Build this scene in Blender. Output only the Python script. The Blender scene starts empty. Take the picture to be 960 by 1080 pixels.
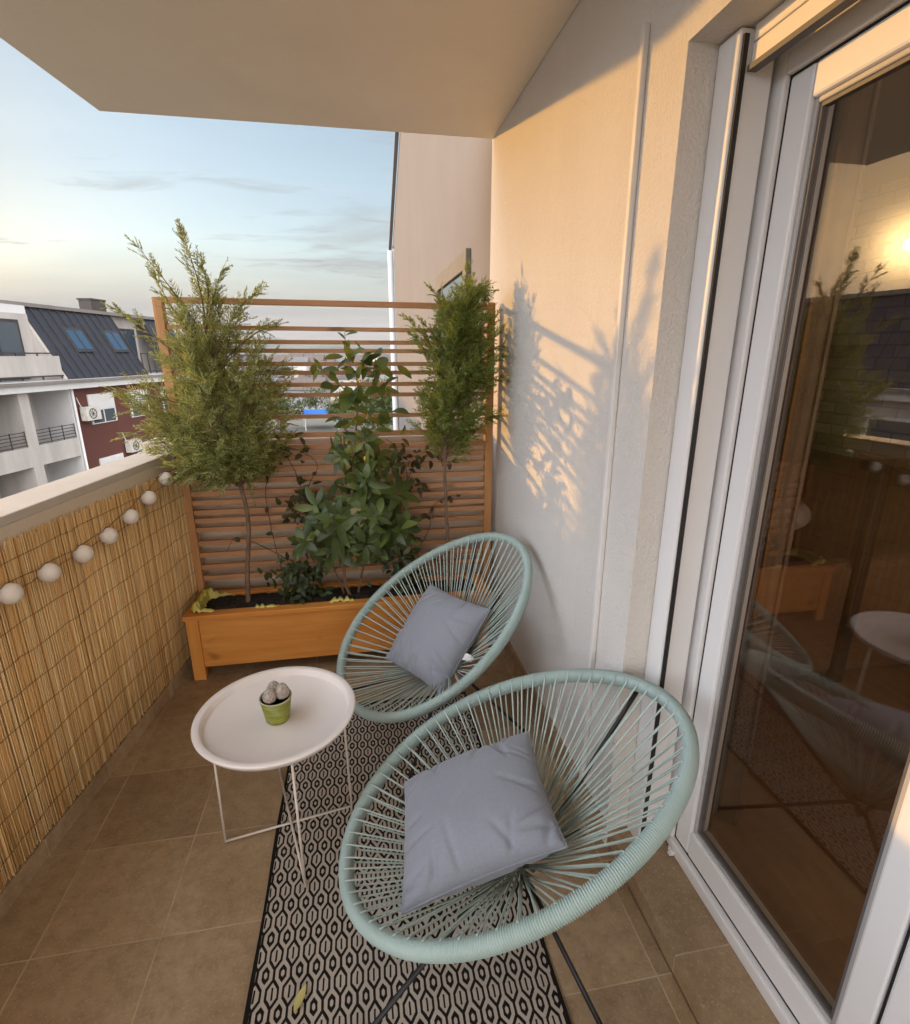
import bpy, bmesh, math, random
from mathutils import Vector, Matrix
R = random.Random(7)
sc = bpy.context.scene
COL = sc.collection
V = Vector
H = 1.5

# ------------------------------------------------------------------ mesh builder
class MB:
    def __init__(s): s.v = []; s.f = []; s.sm = []
    def add(s, vs, fs, smooth=False):
        b = len(s.v); s.v += [tuple(p) for p in vs]
        for f in fs: s.f.append([b + i for i in f]); s.sm.append(smooth)
    def box(s, x0, x1, y0, y1, z0, z1, M=None):
        p = [V((x, y, z)) for z in (z0, z1) for y in (y0, y1) for x in (x0, x1)]
        if M is not None: p = [M @ q for q in p]
        s.add(p, [(0,2,3,1),(4,5,7,6),(0,1,5,4),(2,6,7,3),(0,4,6,2),(1,3,7,5)])
    def bar(s, a, b, w, h, up=V((0,0,1))):
        a = V(a); b = V(b); d = (b-a).normalized(); u = d.cross(up)
        if u.length < 1e-4: u = d.cross(V((1,0,0)))
        u.normalize(); n = u.cross(d)
        q = [c + u*(i*w/2) + n*(j*h/2) for c in (a,b) for i,j in ((-1,-1),(1,-1),(1,1),(-1,1))]
        s.add(q, [(3,2,1,0),(4,5,6,7),(0,1,5,4),(1,2,6,5),(2,3,7,6),(3,0,4,7)])
    def tube(s, pts, r, n=8, closed=False, cap=True, smooth=True):
        pts = [V(p) for p in pts]; m = len(pts)
        rr = r if isinstance(r, (list, tuple)) else [r]*m
        prev = None; rings = []
        for i, p in enumerate(pts):
            if closed: t = pts[(i+1) % m] - pts[i-1]
            else: t = pts[min(i+1, m-1)] - pts[max(i-1, 0)]
            if t.length < 1e-9: t = V((0,0,1))
            t.normalize()
            if prev is None:
                a = t.cross(V((0,0,1)))
                if a.length < 1e-3: a = t.cross(V((1,0,0)))
            else: a = prev - t*prev.dot(t)
            a.normalize(); prev = a; b = t.cross(a)
            rings.append([p + (a*math.cos(2*math.pi*k/n) + b*math.sin(2*math.pi*k/n))*rr[i] for k in range(n)])
        vs = [q for g in rings for q in g]; fs = []
        for i in range(m if closed else m-1):
            j = (i+1) % m
            for k in range(n):
                l = (k+1) % n; fs.append((i*n+k, i*n+l, j*n+l, j*n+k))
        if cap and not closed:
            fs.append(tuple(range(n-1, -1, -1))); fs.append(tuple((m-1)*n+k for k in range(n)))
        s.add(vs, fs, smooth)
    def lathe(s, prof, c, n=32, sx=1, sy=1, smooth=True):
        vs = []; fs = []; m = len(prof)
        for r, z in prof:
            for k in range(n):
                a = 2*math.pi*k/n; vs.append((c[0]+r*sx*math.cos(a), c[1]+r*sy*math.sin(a), c[2]+z))
        for i in range(m-1):
            for k in range(n):
                l = (k+1) % n; fs.append((i*n+k, i*n+l, (i+1)*n+l, (i+1)*n+k))
        if prof[0][0] > 1e-4: fs.append(tuple(range(n-1,-1,-1)))
        if prof[-1][0] > 1e-4: fs.append(tuple((m-1)*n+k for k in range(n)))
        s.add(vs, fs, smooth)
    def prism(s, poly, a, b, f):     # poly 2d, extruded between a and b by f(u,v,w)->xyz
        n = len(poly)
        s.add([f(u,v,a) for u,v in poly] + [f(u,v,b) for u,v in poly],
              [tuple(range(n)), tuple(range(2*n-1, n-1, -1))] + [(i, n+i, n+(i+1)%n, (i+1)%n) for i in range(n)])
    def ball(s, c, r, n=16, m=10, sz=1, rough=0):
        prof = [(max(1e-5, math.sin(math.pi*i/m))*r, -math.cos(math.pi*i/m)*r*sz) for i in range(m+1)]
        b = len(s.v); s.lathe(prof, c, n)
        if rough:
            for i in range(b, len(s.v)):
                p = V(s.v[i]); d = p - V(c); s.v[i] = tuple(V(c) + d*(1 + R.uniform(-rough, rough)))

ORG = {}
def finish(me):
    bm = bmesh.new(); bm.from_mesh(me); bmesh.ops.recalc_face_normals(bm, faces=bm.faces); bm.to_mesh(me); bm.free()
def obj(name, mb, m, parent=None, label=None, bevel=0, seg=2, fix=True, org=None):
    o0 = ORG[parent] if parent else (V(org) if org else V((0,0,0)))
    me = bpy.data.meshes.new(name)
    me.from_pydata([tuple(V(p) - o0) for p in mb.v], [], mb.f)
    me.polygons.foreach_set('use_smooth', mb.sm)
    if fix: finish(me)
    me.update()
    ob = bpy.data.objects.new(name, me); COL.objects.link(ob)
    if m: me.materials.append(m)
    if parent: ob.parent = parent
    else: ob.location = o0
    ORG[ob] = o0
    if label: ob['label'] = label
    if bevel:
        b = ob.modifiers.new('bevel', 'BEVEL'); b.width = bevel; b.segments = seg; b.limit_method = 'ANGLE'; b.angle_limit = math.radians(40)
    return ob
def tag(o, label, cat, group=None):
    o['label'] = label; o['category'] = cat
    if group: o['group'] = group
    return o
def thing(name, label, cat, loc, group=None):
    o = bpy.data.objects.new(name, None); COL.objects.link(o); o.location = loc; o.empty_display_size = .05
    ORG[o] = V(loc); return tag(o, label, cat, group)
def struct(name, mb, m, fix=True, bevel=0):
    o = obj(name, mb, m, fix=fix, bevel=bevel); o['kind'] = 'structure'; return o

# ------------------------------------------------------------------ materials
class NT:
    def __init__(s, mat):
        s.t = mat.node_tree; s.n = s.t.nodes; s.l = s.t.links
    def new(s, typ, **kw):
        x = s.n.new(typ)
        for k, v in kw.items(): setattr(x, k, v)
        return x
    def put(s, sock, v):
        if hasattr(v, 'is_output') or isinstance(v, bpy.types.NodeSocket): s.l.new(v, sock)
        else:
            if sock.type == 'RGBA' and len(v) == 3: v = (*v, 1)
            sock.default_value = v
    def m(s, op, a, b=None, c=None, clamp=False):
        x = s.new('ShaderNodeMath', operation=op, use_clamp=clamp)
        s.put(x.inputs[0], a)
        if b is not None: s.put(x.inputs[1], b)
        if c is not None: s.put(x.inputs[2], c)
        return x.outputs[0]
    def mix(s, f, a, b, mode='MIX'):
        x = s.new('ShaderNodeMix', data_type='RGBA', blend_type=mode)
        s.put(x.inputs[0], f); s.put(x.inputs[6], a); s.put(x.inputs[7], b); return x.outputs[2]
    def noise(s, vec, scale, detail=4, rough=.55, dist=0):
        x = s.new('ShaderNodeTexNoise'); x.inputs['Scale'].default_value = scale; x.inputs['Detail'].default_value = detail
        x.inputs['Roughness'].default_value = rough; x.inputs['Distortion'].default_value = dist
        if vec is not None: s.l.new(vec, x.inputs['Vector'])
        return x.outputs['Fac']
    def ramp(s, f, stops):
        x = s.new('ShaderNodeValToRGB'); e = x.color_ramp.elements
        while len(e) < len(stops): e.new(.5)
        for k, (p, c) in enumerate(stops): e[k].position = p; e[k].color = (*c, 1)
        s.l.new(f, x.inputs[0]); return x.outputs[0]
    def rng(s, v, a, b, c=0., d=1.):
        x = s.new('ShaderNodeMapRange'); s.put(x.inputs[0], v)
        for i, q in enumerate((a, b, c, d)): x.inputs[1+i].default_value = q
        return x.outputs[0]
    def pos(s): return s.new('ShaderNodeNewGeometry').outputs['Position']
    def island(s): return s.new('ShaderNodeNewGeometry').outputs['Random Per Island']
    def map(s, v, sc_=(1,1,1), rot=(0,0,0)):
        x = s.new('ShaderNodeMapping'); x.inputs['Scale'].default_value = sc_; x.inputs['Rotation'].default_value = rot
        s.l.new(v, x.inputs['Vector']); return x.outputs[0]
def mat(name, col=(.5,.5,.5), rough=.6, metal=0, spec=.5):
    m = bpy.data.materials.new(name); m.use_nodes = True
    nt = NT(m); b = nt.n['Principled BSDF']
    b.inputs['Base Color'].default_value = (*col, 1); b.inputs['Roughness'].default_value = rough
    b.inputs['Metallic'].default_value = metal; b.inputs['Specular IOR Level'].default_value = spec
    return m, nt, b
def bump(nt, b, h, strength=.3, dist=.01):
    x = nt.new('ShaderNodeBump'); x.inputs['Strength'].default_value = strength; x.inputs['Distance'].default_value = dist
    nt.l.new(h, x.inputs['Height']); nt.l.new(x.outputs[0], b.inputs['Normal'])
def simple(name, col, rough=.6, var=.12, scale=6, metal=0, bs=0, bscale=60, isl=0, spec=.5, bdist=.004, stretch=None):
    m, nt, b = mat(name, col, rough, metal, spec)
    p = nt.pos()
    if stretch: p = nt.map(p, stretch)
    f = nt.noise(p, scale, 5)
    c0 = tuple(max(0, x*(1-var*1.6)) for x in col); c1 = tuple(min(1, x*(1+var*1.6)) for x in col)
    c = nt.mix(nt.rng(f, .25, .75), c0, c1)
    if isl:
        c = nt.mix(1.0, c, nt.ramp(nt.island(), [(0, (1-isl,)*3), (1, (1,)*3)]), 'MULTIPLY')
    nt.l.new(c, b.inputs['Base Color'])
    nt.l.new(nt.rng(nt.noise(nt.pos(), scale*2.3, 4), .2, .8, max(.02, rough-.08), min(1, rough+.08)), b.inputs['Roughness'])
    if bs: bump(nt, b, nt.noise(p, bscale, 5), bs, bdist)
    return m
def leafmat(name, ramp, trans=.35, rough=.5):
    m, nt, b = mat(name, (.1,.2,.05), rough)
    c = nt.ramp(nt.island(), ramp)
    n = nt.noise(nt.pos(), 7, 3)
    c = nt.mix(nt.rng(n, .3, .7, 0, .55), c, nt.mix(.35, c, (.16,.15,.04)))
    nt.l.new(c, b.inputs['Base Color'])
    t = nt.new('ShaderNodeBsdfTranslucent'); nt.l.new(nt.mix(.4, c, (.35,.40,.08)), t.inputs['Color'])
    mx = nt.new('ShaderNodeMixShader'); mx.inputs[0].default_value = trans
    nt.l.new(b.outputs[0], mx.inputs[1]); nt.l.new(t.outputs[0], mx.inputs[2])
    nt.l.new(mx.outputs[0], nt.n['Material Output'].inputs['Surface'])
    return m
def woodmat(name, c0, c1, rough=.5, axis=0, sc_=1.0):
    m, nt, b = mat(name, c0, rough, 0, .35)
    s = [22*sc_]*3; s[axis] = 1.6*sc_
    ii = nt.new('ShaderNodeCombineXYZ'); isl = nt.island()
    off = nt.m('MULTIPLY', isl, 13.)
    for k in range(3): nt.l.new(off, ii.inputs[k])
    va = nt.new('ShaderNodeVectorMath', operation='ADD'); nt.l.new(nt.map(nt.pos(), tuple(s)), va.inputs[0]); nt.l.new(ii.outputs[0], va.inputs[1])
    g = nt.noise(va.outputs[0], 1.4, 6, .6, 1.2)
    s2 = [7*sc_]*3; s2[axis] = 4*sc_
    kn = nt.noise(nt.map(nt.pos(), tuple(s2)), 1.3, 2)
    c = nt.mix(nt.rng(g, .3, .7), c0, c1)
    c = nt.mix(nt.rng(kn, .68, .76, 0, .65), c, tuple(x*.3 for x in c0))
    c = nt.mix(1., c, nt.ramp(isl, [(0, (.78,.76,.74)), (1, (1.08,1.06,1.04))]), 'MULTIPLY')
    nt.l.new(c, b.inputs['Base Color']); bump(nt, b, g, .25, .003)
    return m

M = {}
# stucco walls
def stucco(name, col, bs=.5):
    m, nt, b = mat(name, col, .9, 0, .2)
    p = nt.pos(); f = nt.noise(p, 1.3, 5); f2 = nt.noise(p, 12, 4)
    c = nt.mix(nt.rng(f, .3, .7), tuple(x*.91 for x in col), col)
    c = nt.mix(nt.rng(nt.noise(nt.map(p, (3,3,.6)), 1.1, 6, .65, .4), .52, .72, 0, .3), c, tuple(x*.84 for x in col))
    c = nt.mix(nt.rng(f2, .35, .7, 0, .35), c, tuple(x*.94 for x in col))
    nt.l.new(c, b.inputs['Base Color'])
    bump(nt, b, nt.m('ADD', nt.noise(p, 130, 3), nt.m('MULTIPLY', nt.noise(p, 38, 3), .7)), bs, .006)
    return m
M['wall'] = stucco('wall_stucco', (.71,.67,.62), .8)
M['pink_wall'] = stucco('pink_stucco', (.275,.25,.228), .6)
M['trim_grey'] = simple('window_trim', (.17,.155,.13), .7, .08, 6)
M['soffit'] = stucco('soffit_plaster', (.90,.80,.67), .45)
M['white_wall'] = stucco('white_plaster', (.74,.63,.50), .4)
M['cap'] = simple('cap_coating', (.56,.50,.43), .7, .06, 5, bs=.15)
M['pvc'], _n, _b = mat('white_pvc', (.76,.745,.73), .32)
bump(_n, _b, _n.noise(_n.pos(), 900, 2), .06, .001)
M['pvc_grey'], _n, _b = mat('grey_bead', (.42,.40,.38), .35)
M['pvc2'] = simple('cream_slat', (.78,.72,.62), .4, .02, 3)
M['rubber'] = simple('black_rubber', (.012,.012,.013), .6, .1, 9)
M['seal'] = simple('grey_seal', (.12,.11,.105), .55, .1, 9)
M['cable'] = simple('brown_cable', (.16,.10,.05), .6)
M['conduit'] = simple('conduit_paint', (.70,.67,.63), .55, .06, 5)

def tilemat():
    m, nt, b = mat('floor_tile', (.2,.15,.11), .45, 0, .4)
    p = nt.pos(); sx = nt.new('ShaderNodeSeparateXYZ'); nt.l.new(p, sx.inputs[0])
    def line(c, o, per):
        q = nt.m('DIVIDE', nt.m('SUBTRACT', c, o), per)
        fr = nt.m('ABSOLUTE', nt.m('SUBTRACT', q, nt.m('ROUND', q)))
        return nt.m('MULTIPLY', fr, per), nt.m('FLOOR', q)
    dx, ix = line(sx.outputs[0], -.914, .3157); dy, iy = line(sx.outputs[1], 1.149, .318)
    d = nt.m('MINIMUM', dx, dy)
    g = nt.rng(nt.m('ADD', d, nt.m('MULTIPLY', nt.noise(p, 90, 2), .0008)), .0017, .0030)     # 0 in grout
    n1 = nt.noise(p, 3.2, 6, .65, .6); n2 = nt.noise(p, 24, 6, .7); n3 = nt.noise(p, 140, 3)
    tid = nt.new('ShaderNodeTexWhiteNoise', noise_dimensions='2D'); cb = nt.new('ShaderNodeCombineXYZ')
    nt.l.new(ix, cb.inputs[0]); nt.l.new(iy, cb.inputs[1]); nt.l.new(cb.outputs[0], tid.inputs['Vector'])
    c = nt.ramp(n1, [(.22, (.25,.165,.085)), (.5, (.36,.255,.15)), (.78, (.44,.335,.215))])
    c = nt.mix(nt.rng(n2, .42, .78, 0, .75), c, (.19,.125,.068))
    n4 = nt.noise(nt.map(p, (1,2.2,1)), 55, 5, .75, .8)
    c = nt.mix(nt.rng(n4, .55, .78, 0, .6), c, (.17,.115,.065))
    c = nt.mix(nt.rng(n3, .56, .72, 0, .5), c, (.52,.41,.28))
    st_ = nt.noise(p, 1.7, 3, .5, 1.5)
    c = nt.mix(nt.rng(st_, .56, .72, 0, .45), c, (.20,.135,.075))
    c = nt.mix(1., c, nt.ramp(tid.outputs['Value'], [(0, (.84,.83,.82)), (1, (1.08,1.06,1.03))]), 'MULTIPLY')
    gb = nt.rng(nt.noise(p, 5, 3), .35, .6, .25, 1)
    c = nt.mix(nt.m('MULTIPLY', nt.m('SUBTRACT', 1., g), gb), c, nt.mix(nt.noise(p, 30, 3), (.56,.45,.30), (.40,.31,.20)))
    nt.l.new(c, b.inputs['Base Color'])
    nt.l.new(nt.rng(n2, .3, .7, .30, .52), b.inputs['Roughness'])
    h = nt.m('ADD', nt.m('MULTIPLY', g, .6), nt.m('MULTIPLY', n2, .5))
    bump(nt, b, h, .35, .003); return m
M['tile'] = tilemat()

def rugmat():
    m, nt, b = mat('rug_weave', (.4,.35,.3), .95, 0, .1)
    p = nt.pos(); sx = nt.new('ShaderNodeSeparateXYZ'); nt.l.new(p, sx.inputs[0])
    wob = nt.noise(p, 26, 2)
    X = nt.m('ADD', nt.m('SUBTRACT', sx.outputs[0], -.243), nt.m('MULTIPLY', nt.m('SUBTRACT', wob, .5), .004))
    Y = nt.m('ADD', nt.m('SUBTRACT', sx.outputs[1], 1.043), nt.m('MULTIPLY', nt.m('SUBTRACT', wob, .5), .003))
    w, pit = .0412, .0437
    def cell(X, Y):
        xa = nt.m('SUBTRACT', X, nt.m('MULTIPLY', nt.m('ROUND', nt.m('DIVIDE', X, w)), w))
        ya = nt.m('SUBTRACT', Y, nt.m('MULTIPLY', nt.m('ROUND', nt.m('DIVIDE', Y, 2*pit)), 2*pit))
        return nt.m('ABSOLUTE', nt.m('DIVIDE', xa, w/2)), nt.m('ABSOLUTE', nt.m('DIVIDE', ya, pit/1.732))
    lt = lambda a, t: nt.m('LESS_THAN', a, t); gt = lambda a, t: nt.m('GREATER_THAN', a, t)
    mul = lambda a, c: nt.m('MULTIPLY', a, c)
    def both(X, Y):                                   # tall ring with a bar, joined by short links
        xA, yA = cell(X, Y)
        dA = nt.m('MAXIMUM', nt.m('DIVIDE', xA, .82), nt.m('DIVIDE', nt.m('ADD', yA, mul(xA, 1.148)), 1.47))
        ring = mul(gt(dA, .68), lt(dA, 1.)); bar = mul(lt(xA, .11), lt(yA, .56)); link = mul(lt(xA, .15), gt(yA, 1.3))
        return nt.m('MAXIMUM', ring, nt.m('MAXIMUM', bar, link))
    xB, yB = cell(nt.m('SUBTRACT', X, w/2), nt.m('SUBTRACT', Y, pit))
    dB = nt.m('MAXIMUM', nt.m('DIVIDE', xB, .45), nt.m('DIVIDE', nt.m('ADD', yB, mul(xB, 1.02)), .83))
    blk = nt.m('MAXIMUM', both(X, Y), mul(gt(dB, .42), lt(dB, 1.)))
    bx = nt.m('MAXIMUM', gt(nt.m('ABSOLUTE', nt.m('SUBTRACT', sx.outputs[0], .037)), .366), gt(sx.outputs[1], 2.035))
    blk = nt.m('MAXIMUM', blk, bx)
    wv = nt.new('ShaderNodeTexWave', wave_type='BANDS', bands_direction='Y'); wv.inputs['Scale'].default_value = 110; wv.inputs['Distortion'].default_value = 1.5
    nt.l.new(p, wv.inputs['Vector'])
    wx = nt.new('ShaderNodeTexWave', wave_type='BANDS', bands_direction='X'); wx.inputs['Scale'].default_value = 95; wx.inputs['Distortion'].default_value = 1.5
    nt.l.new(p, wx.inputs['Vector'])
    wf = nt.m('MULTIPLY', wv.outputs['Fac'], wx.outputs['Fac'])
    be = nt.mix(nt.noise(p, 9, 4), (.54,.475,.405), (.64,.57,.49)); be = nt.mix(nt.rng(wf, 0, 1, .45, 0), be, (.26,.21,.165))
    bl = nt.mix(wf, (.012,.010,.009), (.032,.026,.023))
    nt.l.new(nt.mix(blk, be, bl), b.inputs['Base Color'])
    bump(nt, b, nt.m('ADD', wf, nt.m('MULTIPLY', blk, -.5)), .5, .003); return m
M['rug'] = rugmat()

def reedmat():
    m, nt, b = mat('reed', (.5,.36,.18), .55, 0, .3)
    isl = nt.island()
    c = nt.ramp(isl, [(0, (.34,.15,.045)), (.07, (.68,.39,.135)), (.5, (.84,.55,.24)), (1, (.92,.70,.37))])
    n = nt.noise(nt.map(nt.pos(), (60,60,3)), 2, 4)
    c = nt.mix(nt.rng(n, .45, .75, 0, .6), c, (.55,.31,.12)); nt.l.new(c, b.inputs['Base Color']); return m
M['reed'] = reedmat()
M['wire'] = simple('rusty_wire', (.16,.085,.03), .6)
M['slat'] = woodmat('stained_slat', (.46,.225,.105), (.62,.34,.17), .5, 0)
M['post'] = woodmat('stained_post', (.50,.24,.09), (.64,.34,.14), .5, 2)
M['plank'] = woodmat('orange_pine', (.68,.255,.045), (.80,.37,.09), .48, 0, .8)
M['plankv'] = woodmat('orange_pine_upright', (.68,.255,.045), (.80,.37,.09), .48, 2, .8)
M['liner'] = simple('yellow_plastic', (.62,.55,.14), .35, .2, 18, bs=.5, bscale=30, bdist=.01)
M['soil'] = simple('potting_soil', (.022,.015,.011), .95, .5, 60, bs=1, bscale=90, bdist=.01)
M['bark'] = simple('bark', (.17,.105,.065), .85, .3, 30, bs=.8, bscale=70, stretch=(3,3,.6))
M['vine_stem'] = simple('vine_stem', (.10,.05,.035), .8, .2, 30)
M['conifer'] = leafmat('conifer_scale_leaf', [(0,(.15,.18,.05)),(.35,(.27,.295,.09)),(.75,(.42,.42,.15)),(1,(.66,.60,.27))], .5, .6)
M['conifer_dark'] = leafmat('conifer_dark_leaf', [(0,(.125,.20,.042)),(.5,(.23,.31,.07)),(.9,(.35,.41,.11)),(1,(.48,.46,.16))], .45, .6)
M['leaf'] = leafmat('broad_leaf', [(0,(.028,.050,.012)),(.45,(.055,.092,.022)),(.8,(.095,.145,.034)),(.95,(.16,.20,.05)),(1,(.24,.20,.06))], .25, .42)
M['leaf_young'] = leafmat('young_leaf', [(0,(.045,.09,.02)),(.5,(.085,.14,.03)),(1,(.17,.20,.04))], .35, .4)
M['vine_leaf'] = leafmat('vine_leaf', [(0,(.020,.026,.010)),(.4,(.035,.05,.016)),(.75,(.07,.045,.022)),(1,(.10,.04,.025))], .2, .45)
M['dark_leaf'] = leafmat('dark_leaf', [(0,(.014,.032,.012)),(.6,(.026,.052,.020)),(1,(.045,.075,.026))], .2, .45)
M['table'] = simple('white_lacquer', (.74,.68,.64), .35, .03, 6)
M['table_leg'] = simple('cream_steel', (.62,.55,.47), .35, .04, 9)
M['pot'] = simple('green_glaze', (.20,.21,.028), .3, .25, 40, bs=.6, bscale=60, stretch=(.5,.5,3))
M['potrim'] = simple('pot_rim', (.36,.35,.20), .4)
M['cactus'] = simple('woolly_cactus', (.40,.34,.29), .9, .35, 160, bs=1, bscale=240, bdist=.004)
M['steel'] = simple('black_steel', (.006,.006,.007), .5, .1, 9)
def cordmat():
    m, nt, b = mat('mint_cord', (.25,.42,.40), .42, 0, .45)
    n = nt.noise(nt.pos(), 14, 3)
    c = nt.mix(n, (.32,.43,.415), (.42,.52,.495))
    c = nt.mix(1., c, nt.ramp(nt.island(), [(0,(.88,.88,.88)),(1,(1.05,1.05,1.03))]), 'MULTIPLY')
    nt.l.new(c, b.inputs['Base Color']); return m
M['cord'] = cordmat()
M['cordthin'] = simple('pale_cord', (.46,.55,.50), .4, .06, 9, isl=.15)
def clothmat():
    m, nt, b = mat('grey_cotton', (.2,.22,.27), .9, 0, .15)
    p = nt.new('ShaderNodeTexCoord').outputs['Object']
    n = nt.noise(p, 8, 4); c = nt.mix(n, (.27,.29,.335), (.325,.345,.39)); c = nt.mix(nt.rng(nt.noise(p, 150, 5, .8), .35, .65, 0, .45), c, (.215,.225,.265))
    wv = nt.noise(nt.map(p, (1,1,1)), 700, 3)
    c = nt.mix(nt.rng(wv, .4, .7, 0, .5), c, (.21,.22,.26))
    nt.l.new(c, b.inputs['Base Color']); b.inputs['Sheen Weight'].default_value = .25
    bump(nt, b, nt.m('ADD', nt.m('MULTIPLY', nt.noise(p, 7, 2, .4, .2), 1.2), nt.m('MULTIPLY', wv, .12)), .45, .012); return m
M['cloth'] = clothmat()
M['white_tag'] = simple('white_tag', (.75,.74,.72), .7)
def ballmat():
    m, nt, b = mat('paper_globe', (.78,.70,.62), .7, 0, .2)
    wv = nt.noise(nt.pos(), 160, 3); nt.l.new(nt.mix(wv, (.70,.62,.54), (.80,.73,.65)), b.inputs['Base Color'])
    b.inputs['Subsurface Weight'].default_value = .25; b.inputs['Subsurface Radius'].default_value = (.02,.015,.01); return m
M['globe'] = ballmat()
def glassmat(name, f0, tint=(1,1,1)):
    m = bpy.data.materials.new(name); m.use_nodes = True; nt = NT(m); nt.n.remove(nt.n['Principled BSDF'])
    tr = nt.new('ShaderNodeBsdfTransparent'); tr.inputs[0].default_value = (*tint, 1)
    gl = nt.new('ShaderNodeBsdfGlossy'); gl.inputs['Roughness'].default_value = 0.0; gl.inputs[0].default_value = (1,.98,.96,1)
    g = nt.new('ShaderNodeNewGeometry'); d = nt.new('ShaderNodeVectorMath', operation='DOT_PRODUCT')      # Schlick reflectance, the same for both faces of the pane
    nt.l.new(g.outputs['Normal'], d.inputs[0]); nt.l.new(g.outputs['Incoming'], d.inputs[1])
    k = nt.m('POWER', nt.m('SUBTRACT', 1., nt.m('ABSOLUTE', d.outputs['Value']), clamp=True), 5.)
    f = nt.m('ADD', f0, nt.m('MULTIPLY', k, 1-f0))
    mx = nt.new('ShaderNodeMixShader'); nt.l.new(f, mx.inputs[0]); nt.l.new(tr.outputs[0], mx.inputs[1]); nt.l.new(gl.outputs[0], mx.inputs[2])
    nt.l.new(mx.outputs[0], nt.n['Material Output'].inputs[0]); return m
M['glass'] = glassmat('door_glass', .10, (.82,.77,.72))
M['winglass'], _, _b = mat('window_glass', (.05,.07,.09), .06, 0, 1)
M['skyglass'], _, _b = mat('skylight_glass', (.08,.16,.26), .04, .55, 1)

def brickmat():
    m, nt, b = mat('brick', (.35,.25,.18), .85, 0, .2)
    sx = nt.new('ShaderNodeSeparateXYZ'); nt.l.new(nt.pos(), sx.inputs[0])
    cb = nt.new('ShaderNodeCombineXYZ'); nt.l.new(sx.outputs[1], cb.inputs[0]); nt.l.new(sx.outputs[2], cb.inputs[1])
    t = nt.new('ShaderNodeTexBrick'); t.inputs['Scale'].default_value = 1; t.inputs['Brick Width'].default_value = .23; t.inputs['Row Height'].default_value = .078
    t.inputs['Mortar Size'].default_value = .007; t.inputs['Color1'].default_value = (.52,.38,.25,1); t.inputs['Color2'].default_value = (.34,.22,.14,1); t.inputs['Mortar'].default_value = (.25,.19,.13,1)
    nt.l.new(cb.outputs[0], t.inputs['Vector']); nt.l.new(t.outputs['Color'], b.inputs['Base Color']); bump(nt, b, t.outputs['Fac'], -.6, .01); return m
M['brick'] = brickmat()
M['parquet'] = woodmat('parquet', (.30,.15,.065), (.40,.21,.10), .35, 1, .5)
M['room'] = simple('room_paint', (.62,.52,.42), .9, .04, 2)
M['curtain'] = simple('brown_drape', (.24,.15,.09), .85, .1, 20)
M['sofa'] = simple('brown_upholstery', (.20,.10,.05), .85, .12, 20, bs=.3)
M['pillow_cream'] = simple('cream_pillow', (.70,.62,.54), .9)
M['dark_wood'] = simple('dark_furniture', (.03,.02,.016), .45, .1, 8)

# outside
M['render_white'] = simple('painted_render', (.47,.44,.42), .9, .13, 1.6, bs=.2, stretch=(1,1,.18))
M['render_red'] = simple('oxblood_render', (.115,.040,.032), .9, .06, .5)
def roofmat():
    m, nt, b = mat('standing_seam', (.06,.065,.085), .42, .5, .5)
    n = nt.noise(nt.map(nt.pos(), (1,1,.4)), 2, 4); nt.l.new(nt.mix(n, (.050,.054,.075), (.085,.090,.115)), b.inputs['Base Color']); return m
M['seam'] = roofmat()
M['dark_frame'] = simple('dark_frame', (.05,.045,.045), .5)
M['shutter_white'] = simple('white_shutter', (.66,.66,.67), .6, .03, 3)
M['ac'] = simple('ac_casing', (.60,.58,.54), .5)
M['concrete'] = simple('grey_flashing', (.22,.20,.19), .8, .1, 1)
M['chimney'] = simple('dark_chimney', (.075,.065,.06), .85, .1, 1)
M['ground'] = simple('town_ground', (.19,.175,.14), .95, .3, .03)
M['hill'] = simple('wooded_hill', (.07,.085,.05), .95, .4, .004)
M['tarp'] = simple('blue_tarp', (.03,.16,.55), .5, .05, .3)
M['townleaf'] = leafmat('town_tree_leaf', [(0,(.03,.055,.016)),(.5,(.055,.085,.024)),(1,(.10,.13,.035))], .2, .7)

# ------------------------------------------------------------------ camera
P = math.atan(166/555.); YAW = math.radians(10.08)
cam = bpy.data.cameras.new('camera'); co = bpy.data.objects.new('camera', cam); COL.objects.link(co)
cam.sensor_fit = 'HORIZONTAL'; cam.sensor_width = 36; cam.lens = 555/960*36; cam.clip_start = .02; cam.clip_end = 30000
co.location = (0, 0, H); co.rotation_euler = (math.pi/2 - P, 0, -YAW); sc.camera = co

# ------------------------------------------------------------------ light
SUN = V((-1.04, .93, .20)).normalized()
EL = math.asin(SUN.z)
sl = bpy.data.lights.new('sun', 'SUN'); sl.energy = 2.1; sl.angle = math.radians(.8); sl.color = (1., .51, .10)
so = bpy.data.objects.new('sun', sl); COL.objects.link(so); so.rotation_euler = SUN.to_track_quat('Z', 'Y').to_euler(); so.location = SUN*40
w = bpy.data.worlds.new('World'); sc.world = w; w.use_nodes = True
nt = NT(w); bg = nt.n['Background']
sky = nt.new('ShaderNodeTexSky', sky_type='NISHITA', sun_disc=False)
sky.sun_elevation = EL; sky.sun_rotation = math.atan2(SUN.x, SUN.y); sky.air_density = 1.0; sky.dust_density = .5; sky.ozone_density = 1.2; sky.altitude = 100
tc = nt.new('ShaderNodeTexCoord').outputs['Generated']
sx = nt.new('ShaderNodeSeparateXYZ'); nt.l.new(tc, sx.inputs[0])
zc = nt.m('ADD', nt.m('MAXIMUM', sx.outputs[2], 0.), .10)
cbv = nt.new('ShaderNodeCombineXYZ'); nt.l.new(nt.m('DIVIDE', sx.outputs[0], zc), cbv.inputs[0]); nt.l.new(nt.m('DIVIDE', sx.outputs[1], zc), cbv.inputs[1])
n1 = nt.noise(nt.map(cbv.outputs[0], (.55,.9,1), (0,0,.5)), 1.0, 7, .56, .5)
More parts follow.
